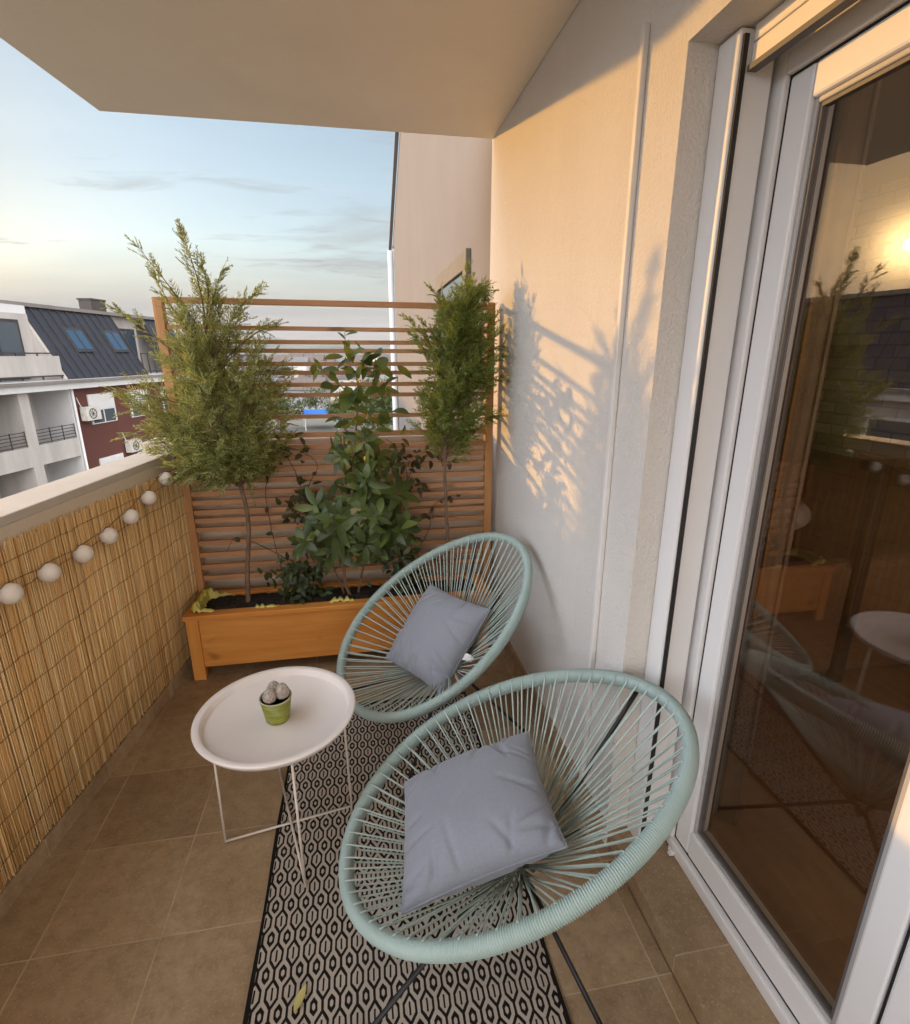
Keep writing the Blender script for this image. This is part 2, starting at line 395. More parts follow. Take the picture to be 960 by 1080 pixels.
n2 = nt.noise(nt.map(cbv.outputs[0], (1.5,3.2,1), (0,0,.35)), 1.6, 6, .6, .6)
cl = nt.m('ADD', nt.m('MULTIPLY', nt.rng(n1, .36, .62), .80), nt.m('MULTIPLY', nt.rng(n2, .50, .72), .28), clamp=True)
lowband = nt.rng(sx.outputs[2], .03, .26, 1, 0)
cl = nt.m('MULTIPLY', cl, nt.rng(sx.outputs[2], -.02, .06))
dt = nt.new('ShaderNodeVectorMath', operation='DOT_PRODUCT'); nt.l.new(tc, dt.inputs[0]); dt.inputs[1].default_value = SUN
near = nt.m('POWER', nt.m('MAXIMUM', dt.outputs['Value'], 0.), 90.)
aura = nt.m('POWER', nt.m('MAXIMUM', dt.outputs['Value'], 0.), 22.)
def fill_bank(d, lo, hi):
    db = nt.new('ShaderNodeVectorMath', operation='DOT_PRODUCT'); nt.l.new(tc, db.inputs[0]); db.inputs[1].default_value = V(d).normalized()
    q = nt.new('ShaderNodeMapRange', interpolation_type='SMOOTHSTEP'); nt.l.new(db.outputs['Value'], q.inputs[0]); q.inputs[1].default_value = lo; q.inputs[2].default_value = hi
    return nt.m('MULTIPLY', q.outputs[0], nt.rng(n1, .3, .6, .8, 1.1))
west_fill = fill_bank((-1,-.45,.45), .42, .85); south_fill = fill_bank((.35,-1,.30), .15, .75)  # bright sky added outside the view to lift the shaded balcony
ccol = nt.mix(lowband, (1.55,1.72,1.78), (1.42,1.32,1.12))
ccol = nt.mix(aura, ccol, (1.6,1.34,.92))
ccol = nt.mix(1., ccol, nt.ramp(nt.noise(nt.map(cbv.outputs[0], (.8,1.7,1), (0,0,.4)), 1.5, 6, .58, .5), [(.30,(.86,.88,.91)),(.50,(.98,.98,.98)),(.72,(1.14,1.12,1.08))]), 'MULTIPLY')
ccol = nt.mix(near, ccol, (11.0,7.4,3.6))
halo = nt.m('POWER', nt.m('MAXIMUM', dt.outputs['Value'], 0.), 1800.)
cl = nt.m('MAXIMUM', cl, nt.m('ADD', .42, nt.m('MULTIPLY', aura, .9)))
cl = nt.m('MAXIMUM', cl, nt.m('MULTIPLY', lowband, 1.2))
c = nt.mix(nt.m('MULTIPLY', cl, 1.0, clamp=True), sky.outputs[0], ccol)
c = nt.mix(halo, c, (70.,46.,20.))
c = nt.mix(west_fill, c, (11.2,12.1,13.9))
c = nt.mix(south_fill, c, (13.4,12.9,12.6))
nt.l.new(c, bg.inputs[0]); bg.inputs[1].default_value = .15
sc.view_settings.view_transform = 'Standard'; sc.view_settings.look = 'None'; sc.view_settings.exposure = 0.9; sc.view_settings.gamma = 1
cy = sc.cycles; cy.max_bounces = 8; cy.diffuse_bounces = 4; cy.transparent_max_bounces = 16; cy.use_denoising = True
cy.caustics_reflective = False; cy.caustics_refractive = False; cy.sample_clamp_indirect = 6

# ------------------------------------------------------------------ balcony shell
PX = lambda y: -1.05 + .1368*(y-1.30)          # inner face of the left parapet
YB = -2.6; YE = -.72  # YE: unseen house wall end, cut short to let sky light onto the balcony
fl = MB(); fl.add([(-1.9,YB,0),(.705,YB,0),(.705,2.82,0),(-.86,2.82,0)], [(0,1,2,3)]); struct('floor', fl, M['tile'], fix=False)
slab = MB(); slab.prism([(-1.95,YB),(.95,YB),(.95,2.98),(-.95,2.98)], -.3, -.02, lambda a,b,c:(a,b,c)); struct('floor_slab', slab, M['white_wall'])
SX = lambda y: -1.035 + .13*(y-2.877)
cb = MB(); cb.prism([(SX(YB),YB),(3.4,YB),(3.4,YE-.001),(.698,YE-.001),(.698,2.877),(SX(2.877),2.877)], 2.5, 2.72, lambda a,b,c:(a,b,c)); struct('ceiling', cb, M['soffit'])

hw = thing('house_wall', 'cream stucco house wall with sunset light and plant shadows, beside the glass door', 'wall', (.70,3,0))
DY0, DY1, DZ = -.30, 1.205, 2.115
wl = MB()
poly = [(YE,-12),(YE,5.9),(2.9,5.9),(2.9,-12),(DY1,-12),(DY1,DZ),(DY0,DZ),(DY0,-12)]
wl.prism(poly, .70, .95, lambda a,b,c:(c,a,b)); obj('wall', wl, M['wall'], hw)
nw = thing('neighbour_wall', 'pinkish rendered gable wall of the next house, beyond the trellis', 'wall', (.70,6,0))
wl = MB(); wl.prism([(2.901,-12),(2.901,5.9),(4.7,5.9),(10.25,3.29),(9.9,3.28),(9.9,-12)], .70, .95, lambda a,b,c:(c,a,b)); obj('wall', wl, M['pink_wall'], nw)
sk = MB(); sk.box(.688,.70,DY1+.02,2.80,0,.085); obj('skirting', sk, M['tile'], hw, bevel=.002)
vt = MB(); vt.bar((.66,10.27,3.27),(.66,4.68,5.9),.05,.03); obj('verge_trim', vt, M['concrete'], nw)
dp = MB(); dp.tube([(.64,9.93,3.2),(.64,9.93,-6)], .05, 10); obj('downpipe', dp, M['shutter_white'], nw)
wf = MB()
for a in ((3.39,3.50,1.1,2.11),(4.59,4.70,1.1,2.11),(3.50,4.59,2.0,2.11),(3.36,4.73,1.06,1.10)): wf.box(.668,.70,*a)
wi = obj('window', wf, M['trim_grey'], nw, bevel=.004)
wp = MB(); wp.box(.685,.697,3.50,4.59,1.10,2.0); obj('pane', wp, M['winglass'], wi)

pw = thing('parapet_wall', 'low left parapet wall with pale cap, covered by reed matting', 'parapet', (PX(1.0)-.1,1.0,0))
pb = MB(); yy = (YB, 2.79)
pb.prism([(PX(yy[0])-.013,yy[0]),(PX(yy[1])-.013,yy[1]),(PX(yy[1])-.145,yy[1]),(PX(yy[0])-.145,yy[0])], -.3, 1.03, lambda a,b,c:(a,b,c)); obj('wall', pb, M['white_wall'], pw)
pc = MB(); pc.prism([(PX(yy[0])-.010,yy[0]),(PX(2.70)-.010,2.70),(PX(2.70)-.17,2.70),(PX(yy[0])-.17,yy[0])], 1.03, 1.06, lambda a,b,c:(a,b,c)); obj('cap', pc, M['cap'], pw, bevel=.004)
ps = MB(); ps.prism([(PX(yy[0])+.004,yy[0]),(PX(2.78)+.004,2.78),(PX(2.78)-.012,2.78),(PX(yy[0])-.012,yy[0])], 0, .066, lambda a,b,c:(a,b,c)); obj('skirting', ps, M['tile'], pw, bevel=.002)

ew = thing('end_wall', 'pale low wall closing the balcony behind the slatted trellis', 'wall', (0,2.85,0))
eb = MB(); eb.box(-1.05,.698,2.795,2.94,-.3,1.055); obj('wall', eb, M['white_wall'], ew)
ec = MB(); ec.box(-1.06,.699,2.78,2.955,1.055,1.088); obj('cap', ec, M['cap'], ew, bevel=.004)

# reed matting
rs = thing('reed_screen', 'golden reed matting wired against the left parapet', 'reed screen', (PX(1)+.005,1.0,.07))
rb = MB(); y = YB
while y < 2.70:
    r = R.uniform(.0012, .0027); x = PX(y) + R.uniform(-.006,.002); t = .995 - .012*max(0, y-1.6) + R.uniform(-.014,.006)-(.05*R.random() if R.random()<.12 else 0)
    if y > -.6:
        k = R.uniform(-.006,.006); q = R.uniform(-.004,.004)
        rb.tube([(x,y,.068+R.uniform(0,.01)),(x+q*.3,y+k*.5,.5),(x,y+k,t)], [r,r*.95,r*.8], 5)
    else: rb.tube([(x,y,.07),(x,y,t)], r*1.6, 4)
    y += r*(1.22 if y > -.6 else 3)
obj('reeds', rb, M['reed'], rs, fix=False)
rw = MB()
for z in (.15,.25,.35,.46,.56,.66,.755,.85,.935):
    pts = []; y = YB
    while y < 2.7: pts.append((PX(y)+.0045+R.uniform(0,.0015), y, z+R.uniform(-.004,.004)+.006*math.sin(y*3+z*9))); y += .05
    rw.tube(pts, .0009, 5)
obj('binding_wire', rw, M['wire'], rs, fix=False)

# string of globe lights
balls = [(-.987,1.538,.861),(-.966,1.691,.858),(-.944,1.854,.856),(-.924,2.003,.868),(-.903,2.154,.894),(-.883,2.301,.93),(-.861,2.459,.974)]
balls = [(-1.03,1.23,.862),(-1.01,1.385,.862)] + balls
lt = thing('string_lights', 'string of white globe lights hung along the reed matting', 'string lights', (-.95,1.8,.86))
cd = MB(); pts = [(PX(.2)+.012,.2,.90),(PX(.8)+.012,.8,.88)]
for i, b in enumerate(balls):
    pts += [(b[0]-.008,b[1]-.028,b[2]+.024),(b[0]-.006,b[1],b[2]+.0305),(b[0]-.008,b[1]+.028,b[2]+.026)]
    if i < len(balls)-1:
        n = balls[i+1]; pts.append(((b[0]+n[0])/2-.01,(b[1]+n[1])/2,(b[2]+n[2])/2+.026))
pts += [(-.82,2.52,1.0),(-.76,2.56,1.04),(-.68,2.58,1.02)]
cd.tube(pts, .0013, 6); obj('cable', cd, M['cable'], lt)
for b in balls:
    g = MB(); g.ball((b[0],b[1],b[2]), .030, 20, 14); gb = obj('globe', g, M['globe'], lt)

# ------------------------------------------------------------------ trellis
tr = thing('trellis', 'reddish wooden slat trellis screen behind the planter box', 'trellis', (-.1,2.68,0))
for x in (-.872,.632):
    p = MB(); p.box(x,x+.040,2.655,2.700,.06,1.742); obj('post', p, M['post'], tr, bevel=.003)
ZS = [1.727,1.615,1.556,1.517,1.457,1.417,1.362,1.313,1.211,1.122,1.061,1.009,.956,.902,.843,.798,.748,.707,.656,.588,.525,.461,.400]
for i, z in enumerate(ZS):
    h = .026 if i in (0, 9) else (.019 if i < 9 else .026)
    p = MB(); dz = R.uniform(-.004,.004)
    M_ = Matrix.Translation((-.10,2.676,z)) @ Matrix.Rotation(R.uniform(-.003,.003)+.004, 4, 'Y')
    p.box(-.732,.732,-.011,.011,-h/2,h/2,M_); obj('slat', p, M['slat'], tr, bevel=.002)

# ------------------------------------------------------------------ planter
pl = thing('planter_box', 'long orange pine planter box under the trellis', 'planter', (-.12,2.51,0))
x0, x1, y0, y1 = -.848, .600, 2.372, 2.640
for x in (x0, x1-.055):
    for y in (y0, y1-.045):
        p = MB(); p.box(x,x+.055,y,y+.045,0,.318); obj('corner_post', p, M['plankv'], pl, bevel=.003)
p = MB(); p.box(x0+.055,x1-.055,y0+.008,y0+.03,.064,.318); obj('front_panel', p, M['plank'], pl, bevel=.002)
p = MB(); p.box(x0+.055,x1-.055,y1-.03,y1-.008,.064,.318); obj('back_panel', p, M['plank'], pl, bevel=.002)
for x in (x0+.01, x1-.032):
    p = MB(); p.box(x,x+.022,y0+.045,y1-.045,.064,.318); obj('side_panel', p, M['plank'], pl, bevel=.002)
p = MB(); p.box(x0+.032,x1-.032,y0+.03,y1-.03,.066,.085); obj('bottom_board', p, M['plank'], pl)
for a in ((x0-.008,x1+.008,y0-.008,y0+.048),(x0-.008,x1+.008,y1-.04,y1+.006)):
    p = MB(); p.box(*a,.318,.342); obj('rim_board', p, M['plank'], pl, bevel=.003)
for a in ((x0-.007,x0+.05),(x1-.05,x1+.007)):
    p = MB(); p.box(*a,y0+.048,y1-.04,.318,.341); obj('rim_board', p, M['plank'], pl, bevel=.003)
sb = MB(); nx, ny = 90, 18; vs = []; fs = []
for j in range(ny+1):
    for i in range(nx+1):
        u, v = i/nx, j/ny; e = min(u*nx/6, (1-u)*nx/6, v*ny/4, (1-v)*ny/4, 1)
        vs.append((x0+.04+u*(x1-x0-.08), y0+.04+v*(y1-y0-.08), .318 + e*.024 + R.uniform(-.006,.008)))
for j in range(ny):
    for i in range(nx): a = j*(nx+1)+i; fs.append((a,a+1,a+nx+2,a+nx+1))
sb.add(vs, fs, True); obj('soil', sb, M['soil'], pl)
# crumpled yellow liner: a closed strip folded over the rim
ln = MB(); vs = []; fs = []; N = 260; per = []
def rect(t):
    a, b = x1-x0-.07, y1-y0-.07; L = 2*(a+b); s = t*L
    if s < a: return V((x0+.035+s, y0+.035, 0)), V((0,-1,0))
    s -= a
    if s < b: return V((x1-.035, y0+.035+s, 0)), V((1,0,0))
    s -= b
    if s < a: return V((x1-.035-s, y1-.035, 0)), V((0,1,0))
    s -= a; return V((x0+.035, y1-.035-s, 0)), V((-1,0,0))
for i in range(N):
    t = i/N; p, n = rect(t)
    left = max(0, 1-abs(p.x-(x0+.03))/.16); mid = max(0, 1-abs(p.x+.14)/.14) if n.y < 0 else 0; m3 = max(0, 1-abs(p.x+.50)/.22)*.6 if n.y < 0 else 0
    a = .03 + max(left, mid*.8, m3) + (.10 if n.y > 0 else 0); a *= .75+.5*abs(math.sin(i*1.7)+.4*math.sin(i*.63))
    prof = [(-.035,-.03),(-.012,.0),(.0,.016+.03*a),(.014,.026+.022*a),(.028+.006*a,.022+.010*a)]
    for q, (dn, dz) in enumerate(prof):
        s = .12+.88*min(a,1); j = R.uniform(-.006,.006)*min(1,a*1.5)
        vs.append(p + n*((dn-.012)*s - .012*(1-min(a*2,1)) + j + (.0 if q < 2 else -.005)) + V((R.uniform(-.004,.004), 0, .322 + dz*min(1.1,a+.05) + R.uniform(-.004,.004)*a)))
m_ = 5
for i in range(N):
    for q in range(m_-1): j = (i+1) % N; fs.append((i*m_+q, i*m_+q+1, j*m_+q+1, j*m_+q))
ln.add(vs, fs, True); lo = obj('liner', ln, M['liner'], pl, fix=False)
sm_ = lo.modifiers.new('solid', 'SOLIDIFY'); sm_.thickness = .0012

# ------------------------------------------------------------------ plants
def rv(s=1): return V((R.gauss(0,s), R.gauss(0,s), R.gauss(0,s)))
def frond(mb, p, d, L, w=.0022, n=9, droop=.25, curl=.5):
    """feathery scale-leaf spray: an axis with alternating twigs, each a chain of thin bent strips"""
    d = d.normalized(); side = d.cross(V((0,0,1)) + rv(.35))
    if side.length < 1e-3: side = d.cross(V((1,0,0)))
    side.normalize(); nrm = side.cross(d)
    pts = []; q = V(p); dd = d.copy()
    for i in range(n+1):
        pts.append(q.copy()); q = q + dd*(L/n); dd = (dd + V((0,0,-droop/n)) + rv(.05)).normalized()
    def strip(a, b, w0, w1):
        t = (b-a); s = t.cross(nrm + rv(.5))
        if s.length < 1e-9: return
        s.normalize(); mb.add([a-s*w0, a+s*w0, b+s*w1, b-s*w1], [(0,1,2,3)])
    for i in range(n):
        strip(pts[i], pts[i+1], w*.9*(1-.4*i/n), w*.9*(1-.4*(i+1)/n))
        if i == 0: continue
        for sg in (-1, 1):
            if R.random() < .12: continue
            l = L*.42*(1-.72*i/n)*R.uniform(.7,1.2)
            a = pts[i] + rv(.001); e = ((pts[i+1]-pts[i]).normalized()*.8 + side*sg*.75 + nrm*R.uniform(-.25,.25)).normalized()
            b = a + e*l*.55; e2 = (e + d*.35 + V((0,0,-droop*.4)) + rv(.1)).normalized(); c_ = b + e2*l*.45
            strip(a, b, w, w*.95); strip(b, c_, w*.95, w*.45)
            if l > .025:
                m = a.lerp(b, .6); strip(m, m + (e + side*sg*.2 + d*.7 + rv(.12)).normalized()*l*.38, w*.8, w*.4)
                strip(m, m + (e - d*.1 + side*sg*.6 + rv(.12)).normalized()*l*.3, w*.8, w*.4)

def curve(pts, n=24):
    pts = [V(p) for p in pts]; out = []
    P_ = [pts[0]*2-pts[1]] + pts + [pts[-1]*2-pts[-2]]
    for i in range(1, len(P_)-2):
        for k in range(n):
            t = k/n; a,b,c_,d = P_[i-1:i+3]
            out.append(.5*((2*b)+(c_-a)*t+(2*a-5*b+4*c_-d)*t*t+(3*b-a-3*c_+d)*t**3))
    out.append(pts[-1]); return out

def clampwall(p):
    if p.x > .686: p.x = .686 - (p.x-.686)*.3
    return p
# left conifer
cf = thing('conifer_tree', 'tall feathery conifer on a bare stem at the left end of the planter', 'conifer', (-.589,2.49,.33))
tp = curve([(-.589,2.49,.31),(-.575,2.49,.50),(-.548,2.50,.72),(-.562,2.50,.95),(-.595,2.50,1.18),(-.61,2.50,1.42),(-.63,2.50,1.66)], 8)
tb = MB(); tb.tube([p+rv(.0015) for p in tp], [.0125-.0075*i/len(tp) for i in range(len(tp))], 9); obj('trunk', tb, M['bark'], cf)
lb = MB(); fo = MB()
def shoot(mbL, mbF, a, b, r0, nf, Lf, sag=.0, w=.002, out=.7):
    a = V(a); b = V(b); mid = a.lerp(b,.5) + V((0,0,-sag)) + rv(.015)
    pts = curve([a, mid, b], 8); mbL.tube(pts, [r0*(1-.85*i/(len(pts)-1)) for i in range(len(pts))], 5)
    for i in range(nf):
        t = .18+.82*(i+R.random())/nf; k = min(len(pts)-2, int(t*(len(pts)-1))); q = pts[k]; d = (pts[k+1]-pts[k]).normalized()
        e = rv(1).normalized(); e = (e - d*e.dot(d)).normalized()
        frond(mbF, q, d*R.uniform(.55,1.1) + e*out, Lf*R.uniform(.65,1.25)*(1-.35*t), w)
    frond(mbF, pts[-3], pts[-1]-pts[-3], Lf*.9, w)
def inL(p):  # crown outline of the left tree in x,z (elliptic stack)
    z = p.z
    prof = [(1.00,.17),(1.06,.27),(1.15,.33),(1.26,.365),(1.38,.345),(1.48,.29),(1.58,.22),(1.68,.17),(1.76,.10),(1.82,.03)]
    cx = [(1.00,-.60),(1.15,-.63),(1.3,-.645),(1.5,-.61),(1.82,-.60)]
    def lerp(tab, z):
        if z <= tab[0][0]: return tab[0][1]
        for (a,b),(c_,d) in zip(tab, tab[1:]):
            if z <= c_: return b+(d-b)*(z-a)/(c_-a)
        return tab[-1][1]
    return lerp(prof, z), lerp(cx, z)
for i in range(150):
    z = 1.04 + .70*R.random()**1.35; r, cx = inL(V((0,0,z))); a = R.uniform(0,2*math.pi); q = math.sqrt(R.uniform(.12,1))
    e = V((cx + r*q*math.cos(a), 2.50 + .62*r*q*math.sin(a), z))
    k = tp[min(len(tp)-1, max(0, int((z-.28-.31)/(1.66-.31)*len(tp)*.98)))]
    if k.z < .92: k = V((-.565,2.5,R.uniform(.92,1.0)))
    shoot(lb, fo, k + rv(.006), e, .0035, 11, .140, R.uniform(-.03,.05), .0018)
for a, b in (((-.62,2.5,1.55),(-.845,2.48,1.925)),((-.62,2.5,1.60),(-.665,2.47,1.97)),((-.63,2.5,1.58),(-.535,2.5,1.835)),((-.60,2.5,1.5),(-.41,2.5,1.75)),((-.66,2.5,1.4),(-.955,2.44,1.685)),
             ((-.62,2.5,1.62),(-.60,2.45,1.86)),((-.64,2.5,1.5),(-.78,2.44,1.80)),((-.6,2.5,1.45),(-.33,2.46,1.62)),((-.65,2.48,1.25),(-1.02,2.44,1.36)),((-.6,2.5,1.3),(-.28,2.46,1.44)),((-.66,2.48,1.15),(-.99,2.44,1.17)),((-.62,2.48,1.05),(-.80,2.40,.99)),((-.6,2.48,1.05),(-.72,2.38,1.0))):
    shoot(lb, fo, a, b, .004, 17, .10, -.02, .0019, .38)
obj('branches', lb, M['bark'], cf, fix=False); obj('crown', fo, M['conifer'], cf, fix=False)

# right conifer
cg = thing('conifer_tree', 'small dense conifer on a thin stem at the right, against the house wall', 'conifer', (.415,2.50,.33))
tp = curve([(.412,2.50,.31),(.405,2.50,.60),(.395,2.50,.90),(.40,2.50,1.10),(.43,2.50,1.4),(.47,2.50,1.75)], 8)
tb = MB(); tb.tube([p+rv(.001) for p in tp], [.0105-.007*i/len(tp) for i in range(len(tp))], 9); obj('trunk', tb, M['bark'], cg)
lb = MB(); fo = MB()
profR = [(1.08,.08),(1.16,.17),(1.25,.225),(1.38,.24),(1.52,.23),(1.64,.185),(1.72,.13),(1.80,.07),(1.86,.02)]
def lerp(tab, z):
    if z <= tab[0][0]: return tab[0][1]
    for (a,b),(c_,d) in zip(tab, tab[1:]):
        if z <= c_: return b+(d-b)*(z-a)/(c_-a)
    return tab[-1][1]
for i in range(120):
    z = R.uniform(1.14,1.80); r = lerp(profR, z); cx = .43+.09*(z-1.06); a = R.uniform(0,2*math.pi); q = math.sqrt(R.uniform(.15,1))
    e = clampwall(V((cx + r*q*math.cos(a), 2.50 + .75*r*q*math.sin(a), z)))
    k = tp[min(len(tp)-1, max(0, int((z-.14-.31)/(1.75-.31)*len(tp))))]
    shoot(lb, fo, k + rv(.005), e, .003, 12, .10, R.uniform(-.03,.02), .0020)
for a, b in (((.45,2.5,1.6),(.505,2.5,1.885)),((.45,2.5,1.6),(.33,2.48,1.78)),((.46,2.5,1.6),(.60,2.5,1.80)),((.45,2.5,1.4),(.655,2.46,1.60)),((.44,2.5,1.3),(.665,2.45,1.40)),((.43,2.5,1.2),(.655,2.46,1.22)),((.43,2.5,1.3),(.235,2.48,1.60)),((.43,2.5,1.4),(.22,2.48,1.66))):
    shoot(lb, fo, a, b, .003, 12, .075, -.01, .0021, .4)
for i, p in enumerate(fo.v):
    if p[0] > .692: fo.v[i] = (.692 - R.random()*.006, p[1], p[2])
obj('branches', lb, M['bark'], cg, fix=False); obj('crown', fo, M['conifer_dark'], cg, fix=False)

def leaf(mb, p, d, n, L, W, fold=.25, droop=.3):
    d = d.normalized(); s = d.cross(n)
    if s.length < 1e-3: s = d.cross(V((1,0,.3)))
    s.normalize(); n = s.cross(d); rows = []
    for i in range(6):
        t = i/5; w = W/2*(math.sin(math.pi*min(1, .06+t*.94))**.75)*(1 if t < .5 else 1)
        if i == 5: w = 0.0008
        if i == 0: w = W*.06
        c_ = V(p) + d*(L*t) + n*(-droop*L*t*t)
        rows.append((c_ - s*w + n*(fold*w), c_, c_ + s*w + n*(fold*w)))
    vs = [q for r in rows for q in r]; fs = []
    for i in range(5):
        a = i*3; fs += [(a,a+1,a+4,a+3),(a+1,a+2,a+5,a+4)]
    mb.add(vs, fs, True)
UP = V((0,0,1))
# big broad-leaved shrub in the middle
sh = thing('leafy_shrub', 'bushy shrub with palm-like rosettes of broad green leaves in mid planter', 'shrub', (-.09,2.48,.33))
st = MB(); lf = MB()
def stem(mb, pts, r0, r1=None):
    c_ = curve(pts, 6); r1 = r1 or r0*.5
    mb.tube([p+rv(.0008) for p in c_], [r0+(r1-r0)*i/(len(c_)-1) for i in range(len(c_))], 6); return c_
stems = [stem(st, [(-.09,2.48,.32),(-.12,2.47,.45),(-.08,2.47,.7),(-.05,2.48,.95),(-.02,2.48,1.2),(.0,2.48,1.42)], .009, .003),
         stem(st, [(-.06,2.50,.32),(-.02,2.49,.5),(.04,2.48,.72),(.03,2.48,.9)], .007, .003),
         stem(st, [(-.12,2.50,.32),(-.17,2.48,.5),(-.2,2.46,.68)], .006, .003),
         stem(st, [(-.05,2.47,.6),(.06,2.44,.72)], .005, .003), stem(st, [(-.0,2.48,1.30),(.10,2.46,1.36),(.16,2.45,1.33)], .003, .0015),
         stem(st, [(-.01,2.48,1.30),(-.12,2.47,1.40),(-.19,2.47,1.46)], .003, .0015), stem(st, [(-.02,2.48,1.4),(-.045,2.48,1.5),(-.05,2.48,1.595)], .0022, .001)]
def whorl(c, d, n, L, W):
    d = d.normalized(); a = d.cross(V((.3,.2,1))); a.normalize(); b = d.cross(a); ph = R.uniform(0,6.28)
    for k in range(n):
        t = ph + 2*math.pi*k/n + R.uniform(-.2,.2); e = a*math.cos(t) + b*math.sin(t) + d*R.uniform(.15,.5)
        leaf(lf, c + e.normalized()*.010, e, d, L*R.uniform(.75,1.15), W*R.uniform(.8,1.1), .2, R.uniform(.15,.45))
lobes = [(-.05,.68,.17,.13,26),(-.18,.74,.10,.11,12),(.09,.77,.11,.11,13),(-.23,.64,.06,.07,6),(.14,.66,.05,.06,5),(-.02,.90,.10,.07,8),(.05,1.00,.10,.07,9),(-.08,1.05,.07,.07,7),(.03,1.12,.06,.05,4)]
for lx, lz, rx, rz, nn_ in lobes:
    for i in range(nn_):
        a = R.uniform(0,2*math.pi); q = R.random()**.5; h = R.uniform(-1,1)
        c_ = V((lx + rx*q*math.cos(a), 2.465 + R.gauss(0,.05), lz + rz*h*.9))
        d = V((math.cos(a)*.6, -.8, .3 + .3*h)) + rv(.35)
        k = R.choice((R.uniform(.45,.8), R.uniform(.8,1.3))); whorl(c_, d, R.choice((4,5,6,7)), .098*k, .041*k)
        if i % 3 == 0: stem(st, [min(stems[0] + stems[1], key=lambda p: (p-c_).length), c_], .0022, .0012)
lf2 = MB(); lf_, lf = lf, lf2
for i in range(64):
    t = R.random(); z = 1.17 + .33*t; sp = .085 - .03*t
    c_ = V((.0 + R.gauss(0,sp) + .03*(1-t), 2.47 + R.gauss(0,.045), z)); e = V((R.gauss(0,.8), R.gauss(-.3,.6), R.gauss(.05,.6)))
    leaf(lf, c_, e, V((R.gauss(0,.4),-.5,.8)), R.uniform(.06,.105), R.uniform(.036,.06), .15, R.uniform(.1,.5))
for p in stems[4][3:] + stems[5][3:] + stems[6][2:]:
    if R.random() < .6: leaf(lf, p, rv(1)+V((0,-.3,0)), V((0,-.5,.8)), R.uniform(.035,.075), R.uniform(.018,.036), .15, .3)
obj('stems', st, M['bark'], sh, fix=False); obj('leaves', lf_, M['leaf'], sh, fix=False); obj('top_leaves', lf2, M['leaf_young'], sh, fix=False, label='larger rounded light green leaves at the top of the shrub')

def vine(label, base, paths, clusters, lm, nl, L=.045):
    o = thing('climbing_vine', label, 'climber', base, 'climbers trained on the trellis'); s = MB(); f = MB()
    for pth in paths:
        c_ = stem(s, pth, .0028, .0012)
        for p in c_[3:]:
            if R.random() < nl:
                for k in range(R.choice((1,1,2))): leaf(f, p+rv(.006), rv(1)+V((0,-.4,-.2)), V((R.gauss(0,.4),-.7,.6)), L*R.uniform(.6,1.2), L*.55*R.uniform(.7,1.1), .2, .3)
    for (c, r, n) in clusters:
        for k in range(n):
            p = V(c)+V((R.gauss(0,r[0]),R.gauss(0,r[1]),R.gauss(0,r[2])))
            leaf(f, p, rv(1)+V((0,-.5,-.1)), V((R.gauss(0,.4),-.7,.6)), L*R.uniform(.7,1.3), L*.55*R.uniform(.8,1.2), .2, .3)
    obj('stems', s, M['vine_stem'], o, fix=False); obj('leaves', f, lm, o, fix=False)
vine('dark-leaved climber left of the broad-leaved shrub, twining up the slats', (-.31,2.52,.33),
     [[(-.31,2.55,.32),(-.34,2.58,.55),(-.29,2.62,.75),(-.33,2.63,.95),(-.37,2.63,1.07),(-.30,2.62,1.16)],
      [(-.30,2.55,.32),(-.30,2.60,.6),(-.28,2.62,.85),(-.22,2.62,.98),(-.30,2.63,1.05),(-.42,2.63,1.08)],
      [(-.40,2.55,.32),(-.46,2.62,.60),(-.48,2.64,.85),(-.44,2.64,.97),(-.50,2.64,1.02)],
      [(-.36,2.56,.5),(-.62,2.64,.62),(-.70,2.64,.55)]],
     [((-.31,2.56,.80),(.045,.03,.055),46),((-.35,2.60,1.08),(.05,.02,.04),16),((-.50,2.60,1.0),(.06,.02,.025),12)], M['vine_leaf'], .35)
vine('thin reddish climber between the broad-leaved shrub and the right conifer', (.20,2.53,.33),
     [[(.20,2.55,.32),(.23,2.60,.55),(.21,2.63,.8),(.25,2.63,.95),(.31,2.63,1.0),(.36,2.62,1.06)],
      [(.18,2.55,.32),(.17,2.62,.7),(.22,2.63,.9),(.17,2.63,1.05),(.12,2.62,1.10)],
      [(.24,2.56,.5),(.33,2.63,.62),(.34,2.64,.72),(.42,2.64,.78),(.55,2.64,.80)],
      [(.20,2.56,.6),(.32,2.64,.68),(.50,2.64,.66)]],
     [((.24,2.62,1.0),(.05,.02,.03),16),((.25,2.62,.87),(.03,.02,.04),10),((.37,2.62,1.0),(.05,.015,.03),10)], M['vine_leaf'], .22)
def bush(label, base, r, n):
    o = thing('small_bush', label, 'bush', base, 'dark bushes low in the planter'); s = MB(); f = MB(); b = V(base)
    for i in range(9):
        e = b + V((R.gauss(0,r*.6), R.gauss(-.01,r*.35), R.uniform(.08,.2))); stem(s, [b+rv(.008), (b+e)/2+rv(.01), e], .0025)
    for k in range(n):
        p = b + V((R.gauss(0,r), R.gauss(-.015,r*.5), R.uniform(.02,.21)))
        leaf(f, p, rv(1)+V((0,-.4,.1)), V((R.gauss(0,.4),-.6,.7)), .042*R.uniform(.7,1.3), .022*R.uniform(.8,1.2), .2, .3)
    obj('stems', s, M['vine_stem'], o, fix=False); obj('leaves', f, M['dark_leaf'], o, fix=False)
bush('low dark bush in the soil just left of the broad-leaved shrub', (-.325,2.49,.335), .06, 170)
bush('low dark bush in the soil right of the shrub, behind the far chair', (.19,2.50,.335), .06, 130)

